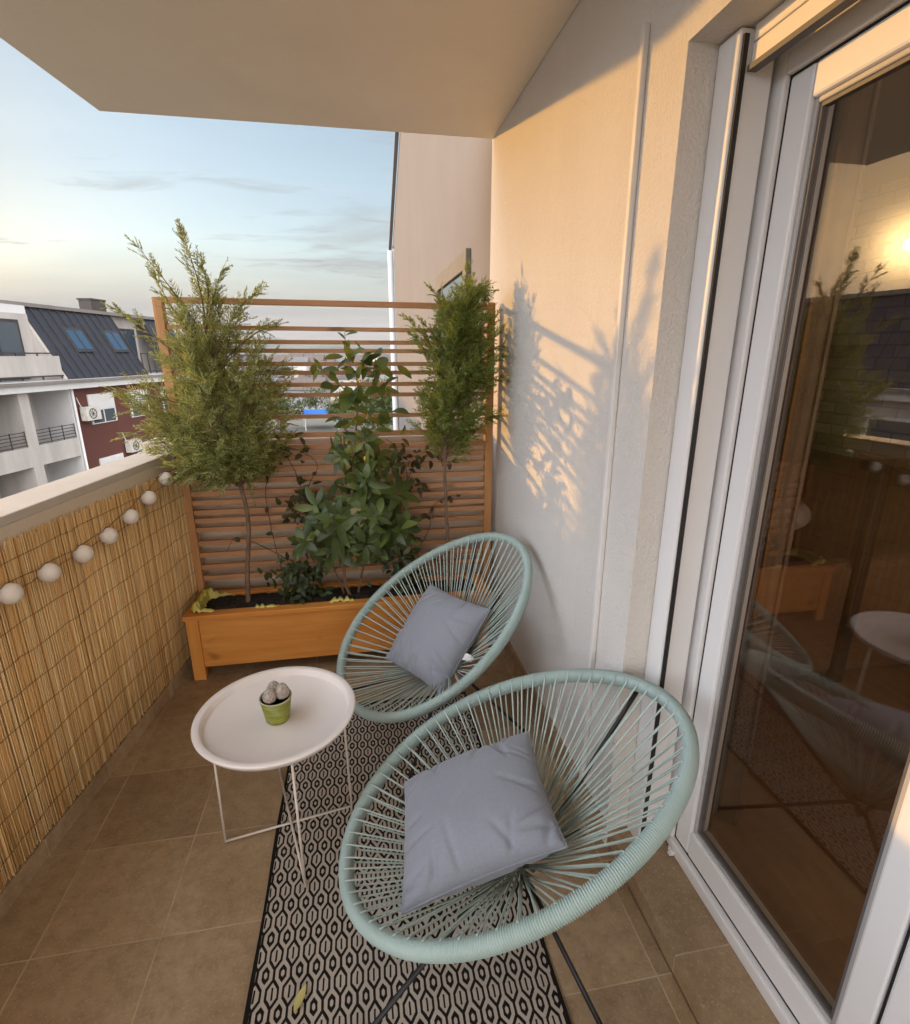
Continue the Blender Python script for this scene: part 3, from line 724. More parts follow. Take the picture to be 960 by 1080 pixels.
# ------------------------------------------------------------------ rug, table, pot
rg = MB(); vs = []; fs = []; nx, ny = 30, 104
for top in (1, 0):
    for j in range(ny+1):
        for i in range(nx+1):
            u, v = i/nx, j/ny; x = -.339+.752*u + .002*math.sin(v*31)*(abs(u-.5)*2)**3; y = -.55+2.6*v + .002*math.sin(u*17)
            e = max(0, abs(u-.5)*2-.8)/.2
            z = .0068 + e*e*(.0022+.0022*math.sin(v*23+u*4)) + .0007*math.sin(v*60+u*9)
            vs.append((x, y, z if top else z-.0055))
K_ = (nx+1)*(ny+1)
for o_ in (0, K_):
    for j in range(ny):
        for i in range(nx): q = o_+j*(nx+1)+i; fs.append((q,q+1,q+nx+2,q+nx+1))
for j in range(ny):
    for i in (0, nx): q = j*(nx+1)+i; fs.append((q,q+nx+1,q+nx+1+K_,q+K_))
for i in range(nx):
    for j in (0, ny): q = j*(nx+1)+i; fs.append((q,q+1,q+1+K_,q+K_))
rg.add(vs, fs, False)
tag(obj('rug', rg, M['rug']), 'black and beige rug with a hexagon pattern on the tiled floor', 'rug')
dl = MB(); leaf(dl, V((-.225,.905,.011)), V((.25,.5,.05)), UP, .055, .02, .5, -.1); tag(obj('fallen_leaf', dl, simple('dry_leaf', (.42,.36,.12), .7), fix=False), 'dry yellow leaf lying on the hexagon rug in front', 'leaf')

TC = V((-.297,1.440,0)); TZ = .45
tt = thing('tray_table', 'round white tray table on thin cream legs, left of the chairs', 'table', TC)
t = MB(); t.lathe([(.001,-.008),(.207,-.008),(.211,-.005),(.2145,.009),(.218,.0115),(.233,.012),(.2368,.010),(.2368,.0075),(.224,-.012),(.216,-.0145),(.001,-.0146)], (TC.x,TC.y,TZ), 72); obj('tray', t, M['table'], tt)
feet = [(-.493,1.418),(-.098,1.488),(-.228,1.222),(-.362,1.684)]
for x, y in feet:
    l = MB(); d = V((x-TC.x,y-TC.y,0)); top = TC + d*.97 + V((0,0,TZ-.014)); l.tube([V((x,y,.006)), top], .0038, 8); obj('leg', l, M['table_leg'], tt)
for a, b in ((0,1),(2,3)):
    l = MB(); z = .010 if a == 0 else .020
    l.tube([(*feet[a],z),(*feet[b],z)], .0038, 8); obj('cross_bar', l, M['table_leg'], tt)
l = MB(); l.tube([(TC.x+.2*math.cos(k*.2618),TC.y+.2*math.sin(k*.2618),TZ-.019) for k in range(24)], .0045, 8, True); obj('ring', l, M['table_leg'], tt)

PC = (-.293,1.425,TZ-.008)
cp = thing('potted_cactus', 'three woolly round cacti in a green textured pot on the tray table', 'potted plant', PC)
p = MB(); p.lathe([(.001,0),(.0335,0),(.035,.003),(.046,.076),(.044,.076),(.0425,.066),(.001,.064)], PC, 40); obj('pot', p, M['pot'], cp)
p = MB(); p.lathe([(.0425,.0745),(.0465,.0745),(.0470,.0785),(.0430,.0785),(.0425,.0745)], PC, 40); obj('rim', p, M['potrim'], cp)
p = MB(); p.lathe([(.001,.0695),(.0426,.067)], PC, 24); obj('soil', p, M['soil'], cp)
for dx, dy, r, h in ((-.014,-.012,.0195,1.3),(.0200,.003,.0205,1.35),(-.007,.024,.0195,1.25)):
    c_ = V(PC)+V((dx,dy,.066+r*1.05)); p = MB(); p.ball(c_, r, 22, 16, h, .05)
    for k in range(220):
        u = rv(1).normalized()
        if u.z < -.3: continue
        q = c_ + V((u.x*r,u.y*r,u.z*r*h)); s = u.cross(rv(1)).normalized()*.0006; tip = q+u*.0035+rv(.0012); p.add([q-s,q+s,tip],[(0,1,2)])
    obj('cactus', p, M['cactus'], cp)

# ------------------------------------------------------------------ string chairs
def chair(label, cx, cy, az, tilt, zc, seed):
    global R
    keep = R; R = random.Random(seed)
    a, b, e, bend = .382, .459, -.087, .006
    base = V((cx,cy,0)); f = V((math.cos(az),math.sin(az),0)); wv = V((-math.sin(az),math.cos(az),0))
    l = -f*math.cos(tilt) + UP*math.sin(tilt); n = wv.cross(l)
    if n.z < 0: n = -n
    c = V((cx,cy,zc))
    def rp(t): return c + wv*(a*math.sin(t)*(1+e*math.cos(t))) + l*(b*math.cos(t)) + n*(bend*(math.sin(t)**2-.5))
    # arc-length table
    NN = 720; T = [2*math.pi*i/NN for i in range(NN+1)]; S = [0]
    for i in range(NN): S.append(S[-1]+(rp(T[i+1])-rp(T[i])).length)
    def arc(s):
        s = (s % 1)*S[-1]; lo, hi = 0, NN
        while hi-lo > 1:
            m = (lo+hi)//2
            if S[m] <= s: lo = m
            else: hi = m
        return T[lo]+(T[lo+1]-T[lo])*(s-S[lo])/max(1e-9,S[lo+1]-S[lo])
    def radial(t):
        d = (rp(t+.01)-rp(t-.01)).normalized(); return d.cross(n).normalized() if (d.cross(n)).dot(rp(t)-c) > 0 else -d.cross(n).normalized()
    o = thing('string_chair', label, 'chair', base, 'mint string chairs on the balcony')
    rm = MB(); K = 2000; ns = 12; vs = []; fs = []
    for i in range(K):
        t = arc(i/K); q = rp(t); rd = radial(t); g = (-.0034, .0003, .0014, .0003)[i % 4]
        for k in range(ns):
            th = 2*math.pi*k/ns; vs.append(q + rd*((.0168+g)*math.cos(th)) + n*((.0210+g)*math.sin(th)))
    for i in range(K):
        for k in range(ns):
            j = (i+1) % K; m = (k+1) % ns; fs.append((i*ns+k,i*ns+m,j*ns+m,j*ns+k))
    rm.add(vs, fs, True); obj('rim', rm, M['cord'], o, fix=True)
    hub = c - n*.235 - l*.075
    cm = MB(); NA = 66
    for i in range(NA):
        s = (i+.5+R.uniform(-.06,.06))/NA
        t = arc(s); q = rp(t); rd = radial(t); dirh = (q-hub).normalized()
        hp = hub + (rd*.040) + n*(.004*math.sin(i*2.4)) + rv(.0035)
        tg = (rp(t+.02)-rp(t-.02)).normalized()
        for sg, off in ((1, .0), (-1, .011)):
            h2 = hp + tg*R.uniform(-.006,.006)
            st_ = q + n*(sg*.0208) - rd*.004 + tg*off; ins = q + n*(sg*.0135) - rd*.0152 + tg*off*.8
            pts = [st_, ins]
            m1 = ins.lerp(h2, .12) + V((0,0,-.001)); pts += [m1, ins.lerp(h2, .5)+V((0,0,-R.uniform(.0,.006)))+rv(.0012), h2]
            cm.tube(pts, .0023, 6)
    obj('cord_weave', cm, M['cordthin'], o, fix=False)
    hb = MB(); hb.tube([hub + (wv*math.cos(k*.2618)+l*math.sin(k*.2618))*.040 for k in range(24)], .007, 8, True); obj('hub_ring', hb, M['steel'], o)
    left = V((-f.y, f.x, 0)); L_ = lambda u, v, z: base + f*u + left*v + UP*z
    us = hub - n*.017
    def rod(pts, nm='leg', r=.0062): m = MB(); m.tube(pts, r, 9); return obj(nm, m, M['steel'], o)
    br = rp(math.radians(-32)) - n*.018
    rod(curve([br, us + f*-.02, us + f*.06 + left*.05, L_(.358,.368,.006)], 8))
    rod([us - n*.013 - f*.03 + left*.02, us - n*.013 - left*.03 + f*.03, L_(.358,-.368,.006)])
    rod([L_(-.254,-.290,.006), us - n*.012 - left*.02])
    rod([L_(-.254,.290,.006), us - n*.012 + left*.02])
    R = keep
    return o
chair('mint string chair nearest the glass door, legs on rug and tiles', .318, 1.045, 2.879, .462, .467, 5)
chair('mint string chair farther back, in front of the planter box', .255, 1.921, 3.531, .581, .482, 6)

# ------------------------------------------------------------------ cushions
def cushion(label, c, r, u, s, thick, seed, tagged=False):
    rr = random.Random(seed); r = V(r).normalized(); u = V(u); u = (u - r*u.dot(r)).normalized(); n = r.cross(u)
    if n.z < 0: n = -n
    N = 72; vs = []; fs = []; c = V(c)
    folds = [(rr.uniform(-.85,.85), rr.choice((0,1,2,3)), rr.uniform(.022,.05), rr.uniform(-.6,.6), rr.uniform(.3,.75)) for _ in range(26)]
    def P_(i, j, sg):
        x, y = -1+2*i/N, -1+2*j/N
        pin = .055; X = x*(1-pin*(1-y*y)**1.0*abs(x)**2); Y = y*(1-pin*(1-x*x)*abs(y)**2)
        pr = (max(0, 1-abs(x)**2.6)*max(0, 1-abs(y)**2.6))**.5
        z = sg*thick*.5*pr
        for (q, ed, wd, sl, ln_) in folds:
            d = 1-abs(x) if ed < 2 else 1-abs(y); ok = (x > 0) == (ed == 0) if ed < 2 else (y > 0) == (ed == 2)
            if ok and d < ln_:
                tt_ = (y if ed < 2 else x) - q - sl*d
                z -= sg*.0085*math.exp(-(tt_/wd)**2)*math.sin(math.pi*min(1, d/ln_)**.6)
        z += .006*math.sin(x*2.1+seed)*math.cos(y*1.7)
        return c + r*(X*s/2) + u*(Y*s/2) + n*z
    for sg in (1,-1):
        for j in range(N+1):
            for i in range(N+1): vs.append(P_(i,j,sg))
    K = (N+1)**2
    for o_ in (0, K):
        for j in range(N):
            for i in range(N):
                a = o_+j*(N+1)+i; q = (a,a+1,a+N+2,a+N+1); fs.append(q if o_ == 0 else q[::-1])
    mb = MB(); mb.add(vs, fs, True); o = obj('cushion', mb, M['cloth'], org=c, fix=False)
    bm = bmesh.new(); bm.from_mesh(o.data); bmesh.ops.remove_doubles(bm, verts=bm.verts, dist=1e-5); bmesh.ops.recalc_face_normals(bm, faces=bm.faces); bm.to_mesh(o.data); bm.free()
    tag(o, label, 'cushion', 'grey cushions on the chairs')
    sm = MB(); edge = [P_(i,0,1) for i in range(N)] + [P_(N,j,1) for j in range(N)] + [P_(N-i,N,1) for i in range(N)] + [P_(0,N-j,1) for j in range(N)]
    sm.tube(edge, .0026, 6, True); obj('seam', sm, M['cloth'], o)
    if tagged:
        t_ = MB(); b0 = c + r*(s*.36) - u*(s*.03) - n*.055
        p0 = c + r*(s*.49) - u*(s*.10) - n*.004
        vv = [p0, p0+u*.03, p0+u*.032+r*.022-n*.004, p0+u*.005+r*.026+n*.006, p0+u*.03+r*.042-n*.006, p0+u*.008+r*.048+n*.004]
        t_.add(vv, [(0,1,2,3),(3,2,4,5)]); to = obj('care_tag', t_, M['white_tag'], o, fix=False); to.modifiers.new('s','SOLIDIFY').thickness = .0012
    return o
cushion('grey square cushion on the chair nearest the glass door', (.233,1.035,.395), (.351,-.027,.142), (.036,.378,-.02), .39, .15, 3)
cushion('grey square cushion leaning in the far chair by the planter', (.262,1.93,.385), (.192,-.304,.015), (.212,.147,.250), .375, .15, 8, True)

# ------------------------------------------------------------------ glass door
gd = thing('glass_door', 'white framed glass balcony door reflecting the sunset', 'door', (.85,.45,.085))
fr = MB(); FX0, FX1 = .862, .935; zb, zt = .062, 2.113
fr.box(FX0,FX1,1.112,1.203,zb,zt); fr.box(FX0,FX1,DY0+.002,-.165,zb,zt); fr.box(FX0-.006,FX1,-.165,1.112,zb,.100); fr.box(FX0,FX1,-.165,1.112,2.030,zt)
fm = obj('frame', fr, M['pvc'], gd, bevel=.004)
bd = MB(); bd.box(.852,.8618,1.165,1.203,.101,zt-.004); obj('frame_bead', bd, M['pvc'], gd, bevel=.003)
for (ya, yb_) in ((.512,1.108),(-.161,.506)):
    s_ = MB(); st_ = .062; ra = .060
    if ya > .4: l0, l1 = ya+ra, yb_-st_
    else: l0, l1 = ya+st_, yb_-ra
    z0, z1 = .106, 2.026; g0, g1 = .188, 1.966
    s_.box(.872,.930,ya,l0,z0,z1); s_.box(.872,.930,l1,yb_,z0,z1); s_.box(.872,.930,l0,l1,z0,g0); s_.box(.872,.930,l0,l1,g1,z1)
    so_ = obj('sash', s_, M['pvc'], gd, bevel=.006)
    k = MB(); q = .011
    k.box(.880,.902,l0,l0+q,g0,g1); k.box(.880,.902,l1-q,l1,g0,g1); k.box(.880,.902,l0+q,l1-q,g0,g0+q); k.box(.880,.902,l0+q,l1-q,g1-q,g1); obj('glazing_bead', k, M['pvc_grey'], so_, bevel=.003)
    k = MB(); q2 = .018; q -= .001
    k.box(.885,.900,l0+q,l0+q2,g0+q,g1-q); k.box(.885,.900,l1-q2,l1-q,g0+q,g1-q); k.box(.885,.900,l0+q2,l1-q2,g0+q,g0+q2); k.box(.885,.900,l0+q2,l1-q2,g1-q2,g1-q); obj('gasket', k, M['seal'], so_)
    gl = MB(); gl.box(.890,.894,l0+.012,l1-.012,g0+.012,g1-.012); obj('glass_pane', gl, M['glass'], so_)
    k = MB(); k.box(.874,.8785,ya-.004,yb_+.004,z0-.005,z0-.0005); k.box(.874,.8785,ya-.004,yb_+.004,z1+.0005,z1+.004); k.box(.874,.8785,yb_+.0005,yb_+.0035,z0,z1); obj('seal', k, M['rubber'], so_)
wh = MB(); wh.box(.846,.8555,1.075,1.098,.070,.083); wh.box(.842,.8553,1.080,1.094,.064,.0695); obj('drain_cap', wh, M['pvc'], gd, bevel=.002)

rsd = thing('roller_shutter', 'cream roller shutter, rolled up above the glass door', 'shutter', (.79,.45,2.0))
for ya in (1.134, DY0+.002):
    g = MB(); g.box(.768,.851,ya,ya+.069,.0625,2.112); obj('guide_rail', g, M['pvc'], rsd, bevel=.004)
g = MB(); g.box(.774,.785,1.1290,1.134,.07,2.10); obj('brush_seal', g, M['rubber'], rsd)
for z0, z1 in ((2.046,2.083),(2.085,2.113)):
    g = MB(); g.box(.792,.800,DY0+.08,1.126,z0,z1); obj('slat', g, M['pvc2'], rsd, bevel=.003)
g = MB(); g.box(.786,.806,DY0+.08,1.126,2.036,2.046); obj('end_strip', g, M['seal'], rsd)

ds = MB(); ds.box(.7065,.9,DY0+.001,1.204,.0,.061)
tag(obj('door_step', ds, M['tile'], bevel=.002), 'tiled step running under the glass door', 'step')
cn = MB(); cn.box(.684,.6995,1.372,1.390,.09,2.228); tag(obj('cable_conduit', cn, M['conduit'], bevel=.003), 'thin vertical cable duct on the house wall beside the door', 'cable duct')

# ------------------------------------------------------------------ room behind the glass
q = MB(); q.box(.936,3.5,-.72,4.6,.02,.08); struct('room_floor', q, M['parquet'])
q = MB(); q.box(.951,3.5,-.72,4.6,2.55,2.65); struct('room_ceiling', q, M['room'])
q = MB(); q.box(3.4,3.5,-.72,4.6,.08,2.55); tag(obj('brick_wall', q, M['brick']), 'brown brick wall deep inside the room behind the glass', 'wall')
q = MB(); q.box(.951,3.4,4.5,4.6,.08,2.55); q.box(.951,3.4,-.72,-.6,.08,1.1); struct('room_walls', q, M['room'])  # end wall kept low: unseen opening added to let light into the room
cu = MB(); vs = []; fs = []; NC = 60
for k in range(NC+1):
    t = k/NC; yv = 1.30 - .20*t
    for z in (.12, 2.4): vs.append((1.05 + .022*math.sin(t*34) + .008*math.sin(t*71+1), yv, z))
for k in range(NC): fs.append((2*k,2*k+1,2*k+3,2*k+2))
cu.add(vs, fs, True); cuo = obj('curtain', cu, M['curtain'], fix=False); cuo.modifiers.new('s','SOLIDIFY').thickness = .003
tag(cuo, 'brown curtain gathered behind the left edge of the door glass', 'curtain')
sf = thing('sofa', 'brown sofa inside the room behind the door glass', 'sofa', (2.1,2.5,.08))
q = MB(); q.box(1.6,2.5,1.95,3.3,.10,.50); obj('base', q, M['sofa'], sf, bevel=.03)
q = MB(); q.box(2.5,2.75,1.75,3.5,.10,.95); obj('backrest', q, M['sofa'], sf, bevel=.05)
q = MB(); q.box(1.6,2.5,1.75,1.95,.10,.66); obj('armrest', q, M['sofa'], sf, bevel=.04)
q = MB(); q.box(1.58,2.48,1.97,3.28,.50,.60); obj('seat_cushion', q, M['sofa'], sf, bevel=.03)
q = MB(); q.ball((2.12,2.30,.71), .15, 20, 14, .62); tag(obj('pillow', q, M['pillow_cream']), 'cream pillow on the sofa behind the glass', 'pillow')
dk = thing('bar_table', 'tall dark table inside the room behind the glass', 'table', (2.3,1.4,.08))
q = MB(); q.box(2.0,2.6,.95,1.80,1.05,1.09); obj('tabletop', q, M['dark_wood'], dk, bevel=.004)
for x in (2.03,2.52):
    for yv in (.98,1.72):
        q = MB(); q.box(x,x+.05,yv,yv+.05,.08,1.05); obj('leg', q, M['dark_wood'], dk)

# ------------------------------------------------------------------ the block of flats opposite
BY = math.radians(13.1); E_ = V((math.sin(BY),math.cos(BY),0)); NO = V((math.cos(BY),-math.sin(BY),0)); Q0 = V((-12.1,20.9,0))
def F(s, o, z): return Q0 + E_*s + NO*o + UP*z           # o: out of the facade towards us
bl = thing('apartment_building', 'white and oxblood block of flats with a dark metal mansard roof', 'building', F(-4,-6,-12))
def fbox(mb, s0, s1, o0, o1, z0, z1):
    p = [F(s,o,z) for z in (z0,z1) for o in (o0,o1) for s in (s0,s1)]
    mb.add(p, [(0,2,3,1),(4,5,7,6),(0,1,5,4),(2,6,7,3),(0,4,6,2),(1,3,7,5)])
S0, S1 = -34, 13
b = MB(); fbox(b, S0, -1.35, -11, -.002, -12, .2); fbox(b, -1.35, 3.08, -11, -1.5, -12, .2); obj('wall', b, M['render_white'], bl)
b = MB(); fbox(b, 3.08, S1, -11, 0, -12, .2); obj('red_wall', b, M['render_red'], bl)
b = MB(); fbox(b, S0, S1+.2, -11, .32, .2, .56); obj('cornice', b, M['shutter_white'], bl)
ms = MB(); ms.tube([F(3.02,.14,.18),F(3.02,.14,-12)], .05, 8); obj('downpipe', ms, M['shutter_white'], bl)
ms = MB(); fbox(ms, S0, S1+.25, .321, .43, .44, .55); obj('gutter', ms, M['concrete'], bl)
# loggias
for z in (-2.47,-5.4,-8.3):
    b = MB(); fbox(b, -1.35, 2.949, -1.5, .05, z, z+.22); obj('balcony_slab', b, M['render_white'], bl)
    for s0, s1 in ((-1.35,.549),(1.001,2.949)):
        b = MB(); fbox(b, s0, s1, -.1, .055, z+.22, z+.74); obj('balcony_parapet', b, M['render_white'], bl)
b = MB(); fbox(b, .55, 1.0, -1.5, .06, -12, .2); obj('column', b, M['render_white'], bl)
b = MB(); fbox(b, 2.95, 3.08, -1.5, .06, -12, .2); obj('wall_end', b, M['shutter_white'], bl)
for s0, s1 in ((-1.35,.55),(1.05,2.95)):
    for zz in (-1.73,-4.66):
        b = MB()
        for k in range(5): b.bar(F(s0,0,zz+.12*k+.06), F(s1,0,zz+.12*k+.06), .025, .025)
        for k in range(4): s = s0+(s1-s0)*k/3; b.bar(F(s,0,zz), F(s,0,zz+.58), .03, .03)
        obj('railing', b, M['dark_frame'], bl)
for s0, s1, z0, z1, k in ((1.5,2.7,-2.2,-.35,0),(-1.0,.3,-2.2,-.35,0),(1.5,2.7,-5.1,-3.2,0)):
    b = MB(); fbox(b, s0, s1, -1.5, -1.44, z0, z1); wdo = obj('window', b, M['shutter_white'], bl)
    b = MB(); fbox(b, s0+.12, (s0+s1)/2-.05, -1.44, -1.43, z0+.12, z1-.12); fbox(b, (s0+s1)/2+.05, s1-.12, -1.44, -1.43, z0+.12, z1-.12); obj('pane', b, M['winglass'], wdo)
for s0, s1, z1 in ((4.0,5.45,-.14),(6.62,7.9,-.14),(4.0,5.4,-2.85),(6.6,8.0,-2.85),(9.2,10.5,-.14),(9.2,10.5,-2.85),(4.0,5.4,-5.8),(6.6,8.0,-5.8)):
    b = MB(); fbox(b, s0-.06, s1+.06, 0, .05, z1-1.2, z1+.04); wdo = obj('window', b, M['shutter_white'], bl)
    b = MB(); fbox(b, s0, s1, .05, .065, z1-.62, z1-.01)
    for k in range(6): fbox(b, s0, s1, .065, .075, z1-.6+.1*k, z1-.6+.1*k+.07)
    obj('roller_blind', b, M['shutter_white'], wdo)
    b = MB(); fbox(b, s0+.04, (s0+s1)/2-.04, .05, .06, z1-1.16, z1-.64); fbox(b, (s0+s1)/2+.04, s1-.04, .05, .06, z1-1.16, z1-.64); obj('pane', b, M['winglass'], wdo)
for k in range(10):
    s0 = -32.5+3.0*k
    for z1 in (-.3,-3.2):
        b = MB(); fbox(b, s0, s0+1.4, 0, .06, z1-1.3, z1); wdo = obj('window', b, M['shutter_white'], bl)
        b = MB(); fbox(b, s0+.1, s0+1.3, .06, .07, z1-1.2, z1-.1); obj('pane', b, M['winglass'], wdo)
# mansard: slope from the cornice up to the flat top
def slope(z): return .15 - (z-.56)*(1.45/2.7)
ms = MB()
def sl_panel(mb, s0, s1, z0, z1, t=.06):
    p = [F(s0,slope(z0),z0),F(s1,slope(z0),z0),F(s1,slope(z1),z1),F(s0,slope(z1),z1)]; p += [v - NO*t for v in p]
    mb.add(p, [(0,1,2,3),(7,6,5,4),(0,4,5,1),(1,5,6,2),(2,6,7,3),(3,7,4,0)])
sl_panel(ms, 3.0, 8.1, .57, 3.36, .3); sl_panel(ms, 10.6, S1, .57, 3.36, .3); sl_panel(ms, S0, -1.9, .57, 3.36, .3)
obj('mansard_roof', ms, M['seam'], bl)
ms = MB()
for k in range(12):
    s = 3.02+.46*k; ms.bar(F(s,slope(.58)+.03,.58), F(s,slope(3.35)+.03,3.35), .05, .06, NO)
obj('roof_seams', ms, M['dark_frame'], bl); ms = MB()
for k in range(int((-1.9-S0)/.46)+1):
    s = S0+.46*k; ms.bar(F(s,slope(.58)+.03,.58), F(s,slope(3.35)+.03,3.35), .05, .06, NO)
obj('roof_seams', ms, M['dark_frame'], bl)
ms = MB(); fbox(ms, S0, S1, -11, -1.2, 3.29, 3.43); obj('flat_roof', ms, M['concrete'], bl)
ms = MB(); fbox(ms, -1.9, 2.86, -1.05, -.9, .56, 2.98); fbox(ms, 8.1, 10.6, -1.9, -1.7, .56, 3.29); fbox(ms, S0, S1, -11, -1.9, .56, 3.29); obj('attic_wall', ms, M['render_white'], bl)
for s0, s1 in ((2.86,3.0),(-1.9,-1.78)):
    ms = MB(); ms.prism([(.12,.57),(-1.7,.57),(-1.7,2.98),(-1.14,2.98)], s0, s1, lambda a,b,c: F(c,a,b)); obj('dormer_cheek', ms, M['render_white'], bl)
ms = MB(); fbox(ms, -1.9, 3.0, -1.7, -1.05, 2.98, 3.29); obj('dormer_fascia', ms, M['shutter_white'], bl)
for s0, s1, oo in ((-1.6,-.2,-.89),(.2,2.3,-.89),(8.6,10.3,-1.69)):
    ms = MB(); fbox(ms, s0, s1, oo, oo+.07, .62, 2.75); wdo = obj('window', ms, M['dark_frame'], bl)
    ms = MB(); h = (s0+s1)/2
    fbox(ms, s0+.10, h-.05, oo+.07, oo+.08, .72, 2.64); fbox(ms, h+.05, s1-.10, oo+.07, oo+.08, .72, 2.64); obj('pane', ms, M['winglass'], wdo)
for s0, s1 in ((-1.78,2.86),(8.1,10.6)):
    ms = MB()
    ms.bar(F(s0,-.05,1.55), F(s1,-.05,1.55), .05, .05); ms.bar(F(s0,.05,.72), F(s1,.05,.72), .05, .05)
    for k in range(6): s = s0+(s1-s0)*k/5; ms.bar(F(s,0,.6), F(s,-.05,1.55), .04, .04)
    obj('railing', ms, M['dark_frame'], bl)
ms = MB(); fbox(ms, -1.78, 2.86, .02, .04, .74, 1.45); obj('frosted_panel', ms, M['render_white'], bl)
for s0, s1 in ((4.42,5.48),(6.75,7.82)):
    ms = MB(); sl_panel(ms, s0, s1, 1.62, 2.58, .12); ms.v = [tuple(V(p)+NO*.08) for p in ms.v]; fo_ = obj('skylight', ms, M['dark_frame'], bl)
    h = (s0+s1)/2
    for a, c_ in ((s0+.09,h-.06),(h+.06,s1-.09)):
        ms = MB(); sl_panel(ms, a, c_, 1.72, 2.48, .02); ms.v = [tuple(V(p)+NO*.10) for p in ms.v]; obj('pane', ms, M['skyglass'], fo_)
for s0 in (8.0, -14.0, -24.0):
    ms = MB(); fbox(ms, s0, s0+1.0, -2.6, -2.0, 3.43, 3.98); fbox(ms, s0-.04, s0+1.04, -2.64, -1.96, 3.98, 4.05); obj('chimney', ms, M['chimney'], bl)
ms = MB(); fbox(ms, -16, -5, -8, -5, 3.43, 3.9); obj('lift_housing', ms, M['concrete'], bl)
def acunit(label, s, z):
    o = thing('air_conditioner', label, 'air conditioner', F(s+.4,.2,z), 'air conditioners on the opposite facade')
    b = MB(); fbox(b, s, s+.82, .06, .36, z, z+.56); obj('casing', b, M['ac'], o, bevel=.02)
    b = MB(); c_ = F(s+.34,.365,z+.28); b.tube([c_ + (E_*math.cos(k*.3927)+UP*math.sin(k*.3927))*.2 for k in range(16)], .018, 6, True)
    for k in range(4): b.bar(c_ - (E_*math.cos(k*.785)+UP*math.sin(k*.785))*.2, c_ + (E_*math.cos(k*.785)+UP*math.sin(k*.785))*.2, .015, .015)
    obj('fan_grille', b, M['dark_frame'], o)
    b = MB(); b.box(0,0,0,0,0,0); b = MB(); b.bar(F(s+.1,.0,z-.04), F(s+.1,.34,z-.04), .05, .05); b.bar(F(s+.7,.0,z-.04), F(s+.7,.34,z-.04), .05, .05); obj('bracket', b, M['dark_frame'], o)
    b = MB(); b.tube([F(s+.06,.2,z+.5),F(s+.02,.12,z+.62),F(s-.03,.05,z+.95)], .018, 6); obj('hose', b, M['shutter_white'], o)
acunit('upper air conditioner on the oxblood wall, left of a white shuttered window', 3.32, -1.12)
acunit('lower air conditioner on the oxblood wall, between two lower windows', 5.66, -2.85)

# ------------------------------------------------------------------ town beyond, ground, hills
def hz(x, y): return -12 - .0 
g = MB(); vs = []; fs = []
rad = [0,40,80,150,300,600,1200,2500,5000,9000]; NS = 48
vs.append((0,60,-12))
for r in rad[1:]:
    for k in range(NS): a = 2*math.pi*k/NS; vs.append((r*math.cos(a), 60+r*math.sin(a), -12))
for k in range(NS): fs.append((0,1+k,1+(k+1)%NS))
for i in range(len(rad)-2):
    for k in range(NS): a = 1+i*NS+k; b_ = 1+i*NS+(k+1)%NS; fs.append((a,a+NS,b_+NS,b_))
g.add(vs, fs, True); struct('ground', g, M['ground'])
hm = MB(); vs = []; fs = []; nx = 120; ny = 10
from mathutils import noise as mn
for j in range(ny+1):
    for i in range(nx+1):
        x = -6000+12000*i/nx; y = 4200+3600*j/ny; t = math.sin(math.pi*min(1, j/ny))
        h = 150 + 120*mn.noise(V((x*.0006,3.1,0))) + 60*mn.noise(V((x*.0017,y*.001,1.7))) + 20*mn.noise(V((x*.006,y*.004,.7)))
        vs.append((x, y, -20 + max(0,h)*t*1.25))
for j in range(ny):
    for i in range(nx): a = j*(nx+1)+i; fs.append((a,a+1,a+nx+2,a+nx+1))
hm.add(vs, fs, True); struct('hills', hm, M['hill'])

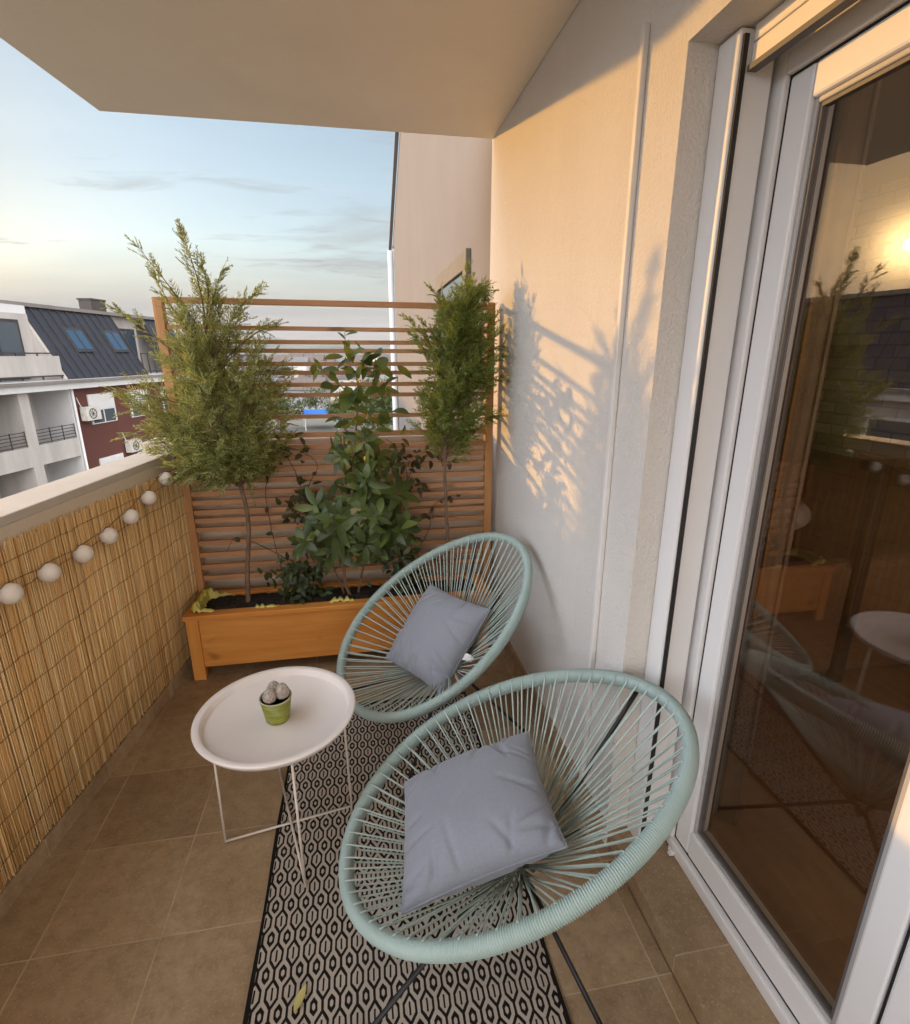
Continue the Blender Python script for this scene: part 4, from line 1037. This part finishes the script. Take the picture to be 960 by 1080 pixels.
rt = random.Random(11)
wallc = [simple('town_wall_white',(.62,.60,.57),.9,.05,.3), simple('town_wall_cream',(.60,.52,.40),.9,.05,.3), simple('town_wall_grey',(.36,.35,.36),.9,.05,.3)]
roofc = [simple('town_roof_tile',(.15,.115,.10),.85,.15,.8), simple('town_roof_grey',(.17,.165,.17),.85,.15,.8), simple('town_roof_brown',(.12,.105,.10),.85,.15,.8)]
wn = ['white','cream','grey']; rn = ['red tiled','grey','brown']
nh = 0
for dist, wdt in ((118,9),(150,10),(185,10),(225,11),(275,12),(340,13),(430,15),(560,18),(760,24)):
    a0, a1 = -.36, .075
    n = 7 if dist < 500 else 6
    for k in range(n):
        ang = a0 + (a1-a0)*(k+rt.uniform(.15,.85))/n; d = dist*rt.uniform(.92,1.08); x, y = ang*d, d
        if dist == 118 and -.17 < ang < .075: continue
        if dist == 150 and -.06 < ang < .06: continue
        wi_, de, he = wdt*rt.uniform(.7,1.2), wdt*rt.uniform(.6,.9), rt.choice((5,6,7,9)) + (3 if dist > 300 else 0); rz = rt.uniform(-.35,.35)
        ci, ri = rt.randrange(3), rt.randrange(3)
        M_ = Matrix.Translation((x,y,-12)) @ Matrix.Rotation(rz,4,'Z')
        o = thing('town_house', f'{wn[ci]} house under a {rn[ri]} roof in the distant town seen through the trellis', 'house', (x,y,-12), 'houses of the distant town')
        b = MB(); b.box(-wi_/2,wi_/2,-de/2,de/2,-.5,he,M_); obj('wall', b, wallc[ci], o)
        b = MB(); rh = de*.34; ov = .5
        b.prism([(-de/2-ov,he-.1),(de/2+ov,he-.1),(0,he+rh)], -wi_/2-ov, wi_/2+ov, lambda a,b2,c: M_ @ V((c,a,b2))); obj('roof', b, roofc[ri], o)
        for fl_ in range(max(1,int(he//3))):
            for q in range(max(2,int(wi_//3))):
                b = MB(); xx = -wi_/2 + (q+.5)*wi_/max(2,int(wi_//3)); b.box(xx-.5,xx+.5,-de/2-.06,-de/2-.01,fl_*2.9+1,fl_*2.9+2.3,M_)
                if dist < 260: obj('window', b, M['winglass'], o)
# blue tarpaulin roof and its stand
bt = thing('blue_canopy', 'bright blue canopy roof down in the town below the trellis', 'canopy', (-7.5,104,-12))
b = MB(); M_ = Matrix.Translation((-7.5,104,-12)) @ Matrix.Rotation(.15,4,'Z')
b.prism([(-3,2.6),(3,2.6),(0,3.6)], -3.2, 3.2, lambda a,b2,c: M_ @ V((c,a,b2))); obj('cover', b, M['tarp'], bt)
for x in (-3,3):
    for y in (-2.8,2.8):
        b = MB(); b.box(x-.08,x+.08,y-.08,y+.08,0,2.6,M_); obj('post', b, M['shutter_white'], bt)
def town_tree(x, y, h, r, seed):
    rr = random.Random(seed); o = thing('town_tree', 'round green tree in the town seen through the trellis gaps', 'tree', (x,y,-12), 'trees of the distant town')
    t_ = MB(); t_.tube([(x,y,-12.2),(x+.1,y,-12+h*.35),(x,y+.1,-12+h*.6)], [.3,.22,.1], 7); obj('trunk', t_, M['bark'], o)
    f = MB()
    cl_ = [(V((x+rr.gauss(0,r*.42),y+rr.gauss(0,r*.42),-12+h*.66+rr.gauss(0,h*.13))), r*rr.uniform(.35,.6)) for _ in range(12)]
    for k in range(3200 if y < 112 else 1200):
        c_, q = rr.choice(cl_); u = V((rr.gauss(0,1),rr.gauss(0,1),rr.gauss(0,1))).normalized(); p = c_ + u*q*rr.uniform(.6,1.05)
        a = V((rr.gauss(0,1),rr.gauss(0,1),rr.gauss(0,1))).normalized(); b2 = a.cross(u)
        if b2.length < .05: continue
        b2.normalize(); s = rr.uniform(.14,.3); f.add([p-a*s,p-b2*s*.6,p+a*s,p+b2*s*.6],[(0,1,2,3)])
    obj('crown', f, M['townleaf'], o, fix=False)
tk = [(1.8,84,8,4.6),(6.2,88,9,5.0),(3.6,94,9.5,5),(-2.8,96,6,3.2),(-14,98,6.5,3.8),(-18.5,92,7.5,4),(4.5,108,9,4),(-25,96,8,4),(9,98,9,4),(-10,126,6,3.5),(3,140,8,4),(-22,135,8,4),(-32,120,9,5),(-15,170,8,4),(5,190,9,5),(-30,200,9,5),(-8,240,9,5),(-45,260,10,6),(12,260,10,6),(-20,300,10,6),(8,360,11,7),(-50,380,11,7),(-30,460,12,8),(20,520,12,8)]
for i, a in enumerate(tk): town_tree(*a, 40+i)

# ------------------------------------------------------------------ the evening air
hz_ = MB(); hz_.box(-7500,7500,-400,8600,-22,420)
hm_ = bpy.data.materials.new('evening_haze'); hm_.use_nodes = True; _h = NT(hm_); _h.n.remove(_h.n['Principled BSDF'])
pv = _h.new('ShaderNodeVolumePrincipled'); pv.inputs['Color'].default_value = (.80,.86,.95,1); pv.inputs['Density'].default_value = 0.75e-4
_h.l.new(pv.outputs[0], _h.n['Material Output'].inputs['Volume'])
ho = obj('haze', hz_, hm_); ho['kind'] = 'stuff'
